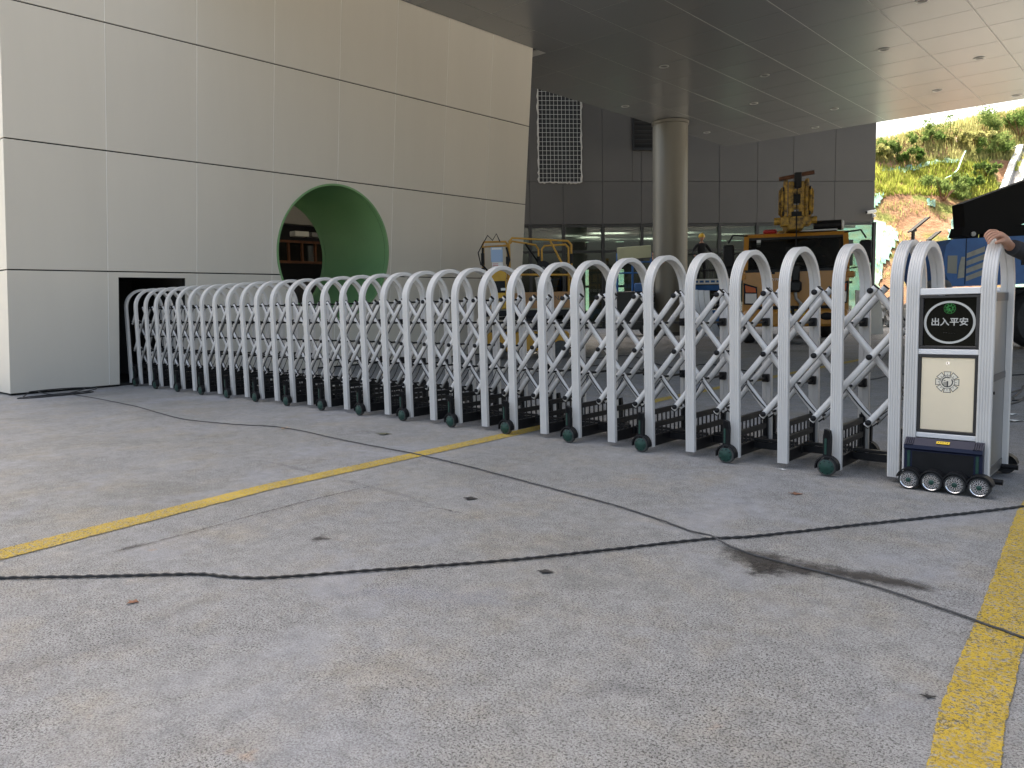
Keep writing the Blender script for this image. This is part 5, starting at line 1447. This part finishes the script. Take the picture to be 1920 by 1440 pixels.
def person(name, label, base, heading, arms, cloth, trousers, hat=None, group=None, hgt=1.0, seated=False):
    """local frame: x to the person's right hand side, y forward, z up"""
    e = empty(name, base, heading); tag(e, label, 'person', group)
    V = [Vector((0, 0, .94)), Vector((0, .005, 1.10)), Vector((0, .01, 1.27)), Vector((0, 0, 1.41)), Vector((0, .005, 1.48)), Vector((0, .02, 1.55))]
    R_ = [(.155, .11), (.145, .10), (.165, .11), (.10, .075), (.052, .055), (.06, .065)]
    E_ = [(0, 1), (1, 2), (2, 3), (3, 4), (4, 5)]; seg = ['t', 'c', 'c', 'c', 's', 's']
    for s, (el, wr) in zip((-1, 1), arms):
        i = len(V); V += [Vector((s * .175, 0, 1.385)), Vector(el), Vector(wr)]; R_ += [.066, .046, .031]; E_ += [(3, i), (i, i + 1), (i + 1, i + 2)]
        d = (Vector(wr) - Vector(el)); sd = d.cross(Vector((0, 0, 1)))
        if sd.length < .01: sd = Vector((0, 1, 0))
        finger_chains(V, E_, R_, i + 2, d, sd * (1 if s > 0 else -1), .4)
    for s in (-1, 1):
        i = len(V)
        if seated: V += [Vector((s * .10, .03, .90)), Vector((s * .14, .45, .95)), Vector((s * .14, .50, .50)), Vector((s * .15, .66, .45))]
        else: V += [Vector((s * .095, 0, .86)), Vector((s * .115, .02, .49)), Vector((s * .125, -.01, .09)), Vector((s * .14, .15, .045))]
        R_ += [.092, .064, .047, (.045, .036)]; E_ += [(0, i), (i, i + 1), (i + 1, i + 2), (i + 2, i + 3)]
    me = skin_mesh(V, E_, R_, 0, 2)
    # head sculpted as part of the same mesh
    b = bmesh.new(); b.from_mesh(me)
    nb0 = len(b.faces)
    ret = bmesh.ops.create_uvsphere(b, u_segments=20, v_segments=16, radius=1)
    for v in ret['verts']:
        x, y, z = v.co
        w = 1 - .22 * max(0, -z) ** 1.2
        yy = y * .098; zz = z * .118; xx = x * .078 * w
        if y > 0:
            yy *= .93
            nose = math.exp(-((x * .078) / .014) ** 2 - ((z + .08) / .20) ** 2); yy += .022 * nose
            yy -= .008 * math.exp(-((abs(x) - .42) / .18) ** 2 - ((z - .12) / .12) ** 2)
            yy += .006 * math.exp(-(x / .3) ** 2 - ((z + .42) / .1) ** 2)
            yy += .010 * math.exp(-(x / .35) ** 2 - ((z + .85) / .2) ** 2)
        v.co = Vector((xx, yy + .025, zz + 1.635))
    for s in (-1, 1):
        r2 = bmesh.ops.create_uvsphere(b, u_segments=8, v_segments=6, radius=.03)
        for v in r2['verts']: v.co = Vector((v.co.x * .35 + s * .078, v.co.y * .7 + .015, v.co.z * 1.1 + 1.63))
    b.to_mesh(me); b.free()
    me.materials.clear()
    for mm in (cloth, trousers, M['skin'], M['cloth_dark'], M['hair']): me.materials.append(mm)
    wr = [Vector(a[1]) for a in arms]; el = [Vector(a[0]) for a in arms]
    for f in me.polygons:
        c = Vector(f.center); f.use_smooth = True; k = 0
        if c.z > 1.455 and abs(c.x) < .12:
            k = 2
            if c.z > 1.68 or (c.y < -.01 and c.z > 1.57): k = 4
        elif any((c - w).length < .2 and (c - w).dot((w - q).normalized()) > -.02 for w, q in zip(wr, el)): k = 2
        elif c.z < .10 or (seated and c.z < .55 and c.y > .5): k = 3
        elif c.z < .98: k = 1
        f.material_index = k
    e.scale = (hgt, hgt, hgt)
    link('body', me, e)
    if hat:
        h = MB(); h.lathe([(.001, .135), (.04, .130), (.085, .100), (.108, .05), (.113, .0), (.120, -.004), (.112, -.010), (.105, .0)], 'z', (0, .02, 1.665), 24)
        h.prism([(.09 * math.cos(t), .10 * math.sin(t) + .055) for t in [math.pi * k / 10 for k in range(11)]], 1.655, 1.663, 'z')
        h.box((0, .02, 1.80), (.02, .16, .012), bev=.004)
        h.build('helmet', hat, e)
    return e
down = ((-.27, -.02, 1.10), (-.27, .10, .86)); downr = ((.27, -.02, 1.10), (.27, .10, .86))
# worker on the blue lift (faces the viewer)
p = world(bl, (-.10, -.1, 1.70))
person('person', 'worker in black shirt and yellow hard hat on the blue lift', p, rz2 + math.pi, (((-.33, .06, 1.15), (-.36, .34, 1.02)), ((.33, .06, 1.15), (.36, .34, 1.02))), M['cloth_dark'], M['cloth_dark'], M['hardhat'])
# second worker beside the pale sheet
p = world(bw_, (.68, .3, 0)); p.z = 1.1
MB().box((.68, .3, .55), (.5, .5, 1.1), bev=.02).build('step_box', M['mullion'], bw_, smooth=0)
person('person', 'person in dark clothes bending over the pale sheet left of the column', p, rz3 + math.pi + .9, (((-.3, .2, 1.22), (-.22, .45, 1.30)), ((.3, .2, 1.22), (.22, .45, 1.30))), mat('maroon_cloth', (.08, .05, .045), .8), M['cloth_dark'])
# driver in the crane truck
p = world(tr, (.60, 1.02, 1.02))
person('person', 'driver in grey shirt behind the windscreen of the crane truck', p, rzt + math.pi, (((-.30, .16, 1.12), (-.16, .40, 1.16)), ((.30, .16, 1.12), (.16, .40, 1.16))), M['cloth_grey'], M['cloth_dark'], seated=True)
# bystander with dark red helmet between gate and boom lift
loc, rzp = stand(1757, 15.0)
person('person', 'bystander in grey shirt and dark red helmet behind the gate head', loc, rzp + 2.4, (down, downr), M['cloth_grey'], M['cloth_dark'], M['redhat'])

# man whose hand holds the top of the drive unit
D = cam_at
shoulder_h = 1.36
pb = Vector((-.40, 6.22, 0)); hd_ = math.pi * .80
per = empty('person', pb, hd_)
tag(per, 'man in dark sleeves resting his hand on top of the gate head', 'person')
Minv = (Matrix.Translation(pb) @ Euler((0, 0, hd_)).to_matrix().to_4x4()).inverted()
Lc = lambda v: Minv @ Vector(v)
V = [Vector((0, 0, .94)), Vector((0, .005, 1.10)), Vector((0, .01, 1.27)), Vector((0, 0, 1.41)), Vector((0, .005, 1.48)), Vector((0, .02, 1.55))]
R_ = [(.155, .11), (.145, .10), (.165, .11), (.10, .075), (.052, .055), (.06, .065)]
E_ = [(0, 1), (1, 2), (2, 3), (3, 4), (4, 5)]
DEP = 4.39
wrist = Lc(D(1893, 462, DEP + .06)); fore = Lc(D(1935, 478, DEP + .2)); elbow = Lc(D(1985, 500, DEP + .45))
sh_l = -1 if wrist.x < 0 else 1
for s in (-1, 1):
    i = len(V)
    if s == sh_l: V += [Vector((s * .175, 0, 1.385)), elbow, fore, wrist]; R_ += [.066, .048, .040, .029]; E_ += [(3, i), (i, i + 1), (i + 1, i + 2), (i + 2, i + 3)]; wi = i + 3
    else: V += [Vector((s * .175, 0, 1.385)), Vector((s * .27, -.02, 1.10)), Vector((s * .27, .08, .87))]; R_ += [.066, .046, .031]; E_ += [(3, i), (i, i + 1), (i + 1, i + 2)]; finger_chains(V, E_, R_, i + 2, (0, .3, -1), (0, 1, .3), .3)
for s in (-1, 1):
    i = len(V); V += [Vector((s * .095, 0, .86)), Vector((s * .115, .02, .49)), Vector((s * .125, -.01, .09)), Vector((s * .14, .15, .045))]
    R_ += [.092, .064, .047, (.045, .036)]; E_ += [(0, i), (i, i + 1), (i + 1, i + 2), (i + 2, i + 3)]
# palm over the top of the arch, fingers curling down its far edge
palm = Lc(D(1879, 446, DEP - .02)); i = len(V); V.append(palm); R_.append((.038, .027)); E_.append((wi, i)); pi = i
for k, dd in enumerate((.012, -.010, -.032, -.052)):
    kn = Lc(D(1867 + k * 2.5, 433 + k * 2.6, DEP + dd)); md_ = Lc(D(1855 + k * 2.2, 432.5 + k * 4.4, DEP + dd - .004)); tp = Lc(D(1848 + k * 2.2, 439.5 + k * 4.4, DEP + dd - .004)); t2 = Lc(D(1846 + k * 2.2, 445.5 + k * 4.2, DEP + dd))
    i = len(V); V += [kn, md_, tp, t2]; R_ += [.0105, .0085, .0078, .0068]; E_ += [(pi, i), (i, i + 1), (i + 1, i + 2), (i + 2, i + 3)]
th0, th1, th2 = Lc(D(1881, 452, DEP - .05)), Lc(D(1873, 453, DEP - .075)), Lc(D(1866, 456, DEP - .085))
i = len(V); V += [th0, th1, th2]; R_ += [.0125, .0115, .0095]; E_ += [(pi, i), (i, i + 1), (i + 1, i + 2)]
me = skin_mesh(V, E_, R_, 0, 2)
b = bmesh.new(); b.from_mesh(me)
ret = bmesh.ops.create_uvsphere(b, u_segments=20, v_segments=16, radius=1)
for v in ret['verts']:
    x, y, z = v.co; w = 1 - .22 * max(0, -z) ** 1.2; yy = y * .098
    if y > 0: yy = yy * .93 + .022 * math.exp(-((x * .078) / .014) ** 2 - ((z + .08) / .20) ** 2)
    v.co = Vector((x * .078 * w, yy + .025, z * .118 + 1.635))
b.to_mesh(me); b.free()
me.materials.clear()
for mm in (M['cloth_grey'], M['cloth_dark'], M['skin'], M['cloth_dark'], M['hair']): me.materials.append(mm)
sleeve = Lc(D(1899, 464, DEP + .05)); ax = (wrist - fore).normalized()
for f in me.polygons:
    c = Vector(f.center); f.use_smooth = True; k = 3
    if c.z > 1.455 and abs(c.x) < .12 and c.y < .2: k = 4 if (c.z > 1.68 or (c.y < -.01 and c.z > 1.57)) else 2
    elif (c - sleeve).dot(ax) > 0 and (c - wrist).length < .3: k = 2
    elif c.z < .98: k = 1
    f.material_index = k
link('body', me, per)
mb = MB(); mb.tube([sleeve - ax * .16, sleeve - ax * .05, sleeve + ax * .004], .047, 18, scales=[1.05, 1.0, .93])
mb.build('cuff', M['cloth_dark'], per)

# ------------------------------------------------------------------ cables and litter on the pavement
def ground_path(pts, z, n=6, wob=.006):
    P = [gnd(x, y) for x, y in pts]; out = []
    for i in range(len(P) - 1):
        p0, p1, p2, p3 = P[max(i - 1, 0)], P[i], P[i + 1], P[min(i + 2, len(P) - 1)]
        for k in range(n):
            t = k / n
            q = .5 * ((2 * p1) + (-p0 + p2) * t + (2 * p0 - 5 * p1 + 4 * p2 - p3) * t * t + (-p0 + 3 * p1 - 3 * p2 + p3) * t ** 3)
            out.append(Vector((q.x + rnd(-wob, wob), q.y + rnd(-wob, wob), z + rnd(0, .002))))
    out.append(Vector((P[-1].x, P[-1].y, z)))
    return out
cb1 = ground_path([(-200, 1090), (0, 1087), (170, 1084), (300, 1081), (380, 1080), (430, 1085), (490, 1087), (560, 1083), (720, 1071), (960, 1053), (1150, 1033), (1320, 1014), (1420, 1008), (1600, 988), (1760, 971), (1920, 952), (2200, 915)], .007, 30, .0008)
def resample(P, step):
    out = [P[0].copy()]; acc = 0.0
    for i in range(len(P) - 1):
        d = (P[i + 1] - P[i]).length
        while acc + step <= d:
            acc += step; out.append(P[i].lerp(P[i + 1], acc / d))
        acc -= d
    return out
cb1 = resample(cb1, .015)
mb = MB()
for ph in (0, math.pi):
    pth = []
    for i, q in enumerate(cb1):
        a = i * .015 * 2 * math.pi / .11 + ph; pth.append(q + Vector((.002 * math.cos(a), .0032 * math.cos(a), .0030 * math.sin(a) + .001)))
    mb.tube(pth, .0048, 6)
tag(mb.build('power_cable', M['cable']), 'thick twisted black cable crossing the whole foreground pavement', 'cable')
cb2 = ground_path([(128, 740), (170, 746), (250, 762), (300, 776), (350, 788), (440, 797), (530, 803), (640, 826), (700, 838), (780, 853), (860, 872), (960, 898), (1060, 925), (1160, 952), (1250, 982), (1330, 1012), (1420, 1045), (1600, 1092), (1760, 1143), (1920, 1200), (2100, 1260)], .0075, 8, .003)
for q in cb2:      # rises over the thick cable where they cross
    dd = min((q - r).length for r in cb1)
    if dd < .12: q.z += .016 * (1 - dd / .12)
mb = MB(); mb.tube(cb2, .0046, 8)
tag(mb.build('power_cable', M['cable_grey']), 'thin dusty grey cable running diagonally from the wall corner', 'cable')
mb = MB(); pts = []
c0 = gnd(108, 741)
for k in range(70):
    a = k * .42; r = .22 + .10 * math.sin(k * .37); pts.append((c0.x + .05 + r * .55 * math.cos(a), c0.y + r * 1.6 * math.sin(a), .008 + (.07 * max(0, math.sin(k * .21)) if k < 40 else 0)))
pts += [tuple(q) for q in cb2[:3]]
mb.tube(pts, .007, 6)
tag(mb.build('cable_coil', M['cable']), 'loose coil of dark cable at the foot of the beige wall', 'cable')
for lab, pp in (('thin black cable on the floor beneath the boom lift', [(1600, 720), (1700, 702), (1790, 712), (1890, 705), (2000, 700)]), ('thin black cable on the floor behind the gate between column and truck', [(1040, 655), (1110, 672), (1180, 668), (1260, 690), (1330, 684), (1440, 705)]), ('tangled thin cable on the floor right of the gate head', [(1800, 742), (1895, 738), (1925, 722), (1900, 752), (1960, 735), (1890, 760)]), ('long thin cable lying near the yellow lift', [(880, 700), (960, 690), (1040, 700), (1130, 685), (1230, 700)])):
    mb = MB(); mb.tube(ground_path(pp, .008, 8, .02), .009, 6); tag(mb.build('floor_cable', M['cable']), lab, 'cable')
def debris(name, lab, cat, px, py, sz, mt, group=None, flat=True):
    c = gnd(px, py); mb = MB(); n = 9; pts = []
    for k in range(n):
        a = 2 * math.pi * k / n; r = sz * (rnd(.8, 1.15) if k % 2 else rnd(.3, .6)); pts.append((r * math.cos(a) * 1.4, r * math.sin(a)))
    vs = [(x, y, .0045 + rnd(0, .16) * sz) for x, y in pts] + [(0, 0, .006)]
    vs += [(x, y, z - .0015) for x, y, z in vs]
    m_ = n + 1
    mb.add(vs, [(k, (k + 1) % n, n) for k in range(n)] + [((k + 1) % n + m_, k + m_, n + m_) for k in range(n)] + [(k, k + m_, (k + 1) % n + m_, (k + 1) % n) for k in range(n)])
    o = mb.build(name, mt, loc=c, smooth=0); o.location = c; tag(o, lab, cat, group)
debris('dry_leaf', 'crumpled reddish leaf litter below the dark cable', 'leaf', 250, 1130, .025, M['leaf_dry'])
debris('dry_leaf', 'curled pale leaf lying on the thin diagonal cable', 'leaf', 535, 804, .05, mat('pale_leaf', (.42, .30, .20), .8))
debris('plastic_scrap', 'black curled plastic scrap just below the thick cable', 'scrap', 1022, 1074, .03, M['cable'])
debris('paper_scrap', 'small white scrap on the pavement in front of a gate leg', 'scrap', 1468, 881, .02, M['paper'])
debris('dark_scrap', 'flat black scrap on the pavement left of the gate wheels', 'scrap', 882, 936, .045, M['cable'])
debris('dark_scrap', 'small brown scrap in front of the gate motor head', 'scrap', 1492, 927, .03, M['leaf_dry'])
debris('plastic_scrap', 'tiny black chip beside the wide yellow line', 'scrap', 1740, 1308, .015, M['cable'])
debris('paper_scrap', 'white paper scraps on the floor right of the gate head', 'scrap', 1900, 790, .08, M['paper'])
debris('paper_scrap', 'white foam scrap on the floor behind the gate head', 'scrap', 1896, 778, .06, M['paper'])
debris('dry_leaf', 'dead grass stalk beside the thin diagonal cable', 'leaf', 720, 815, .06, mat('stalk', (.10, .10, .06), .8))
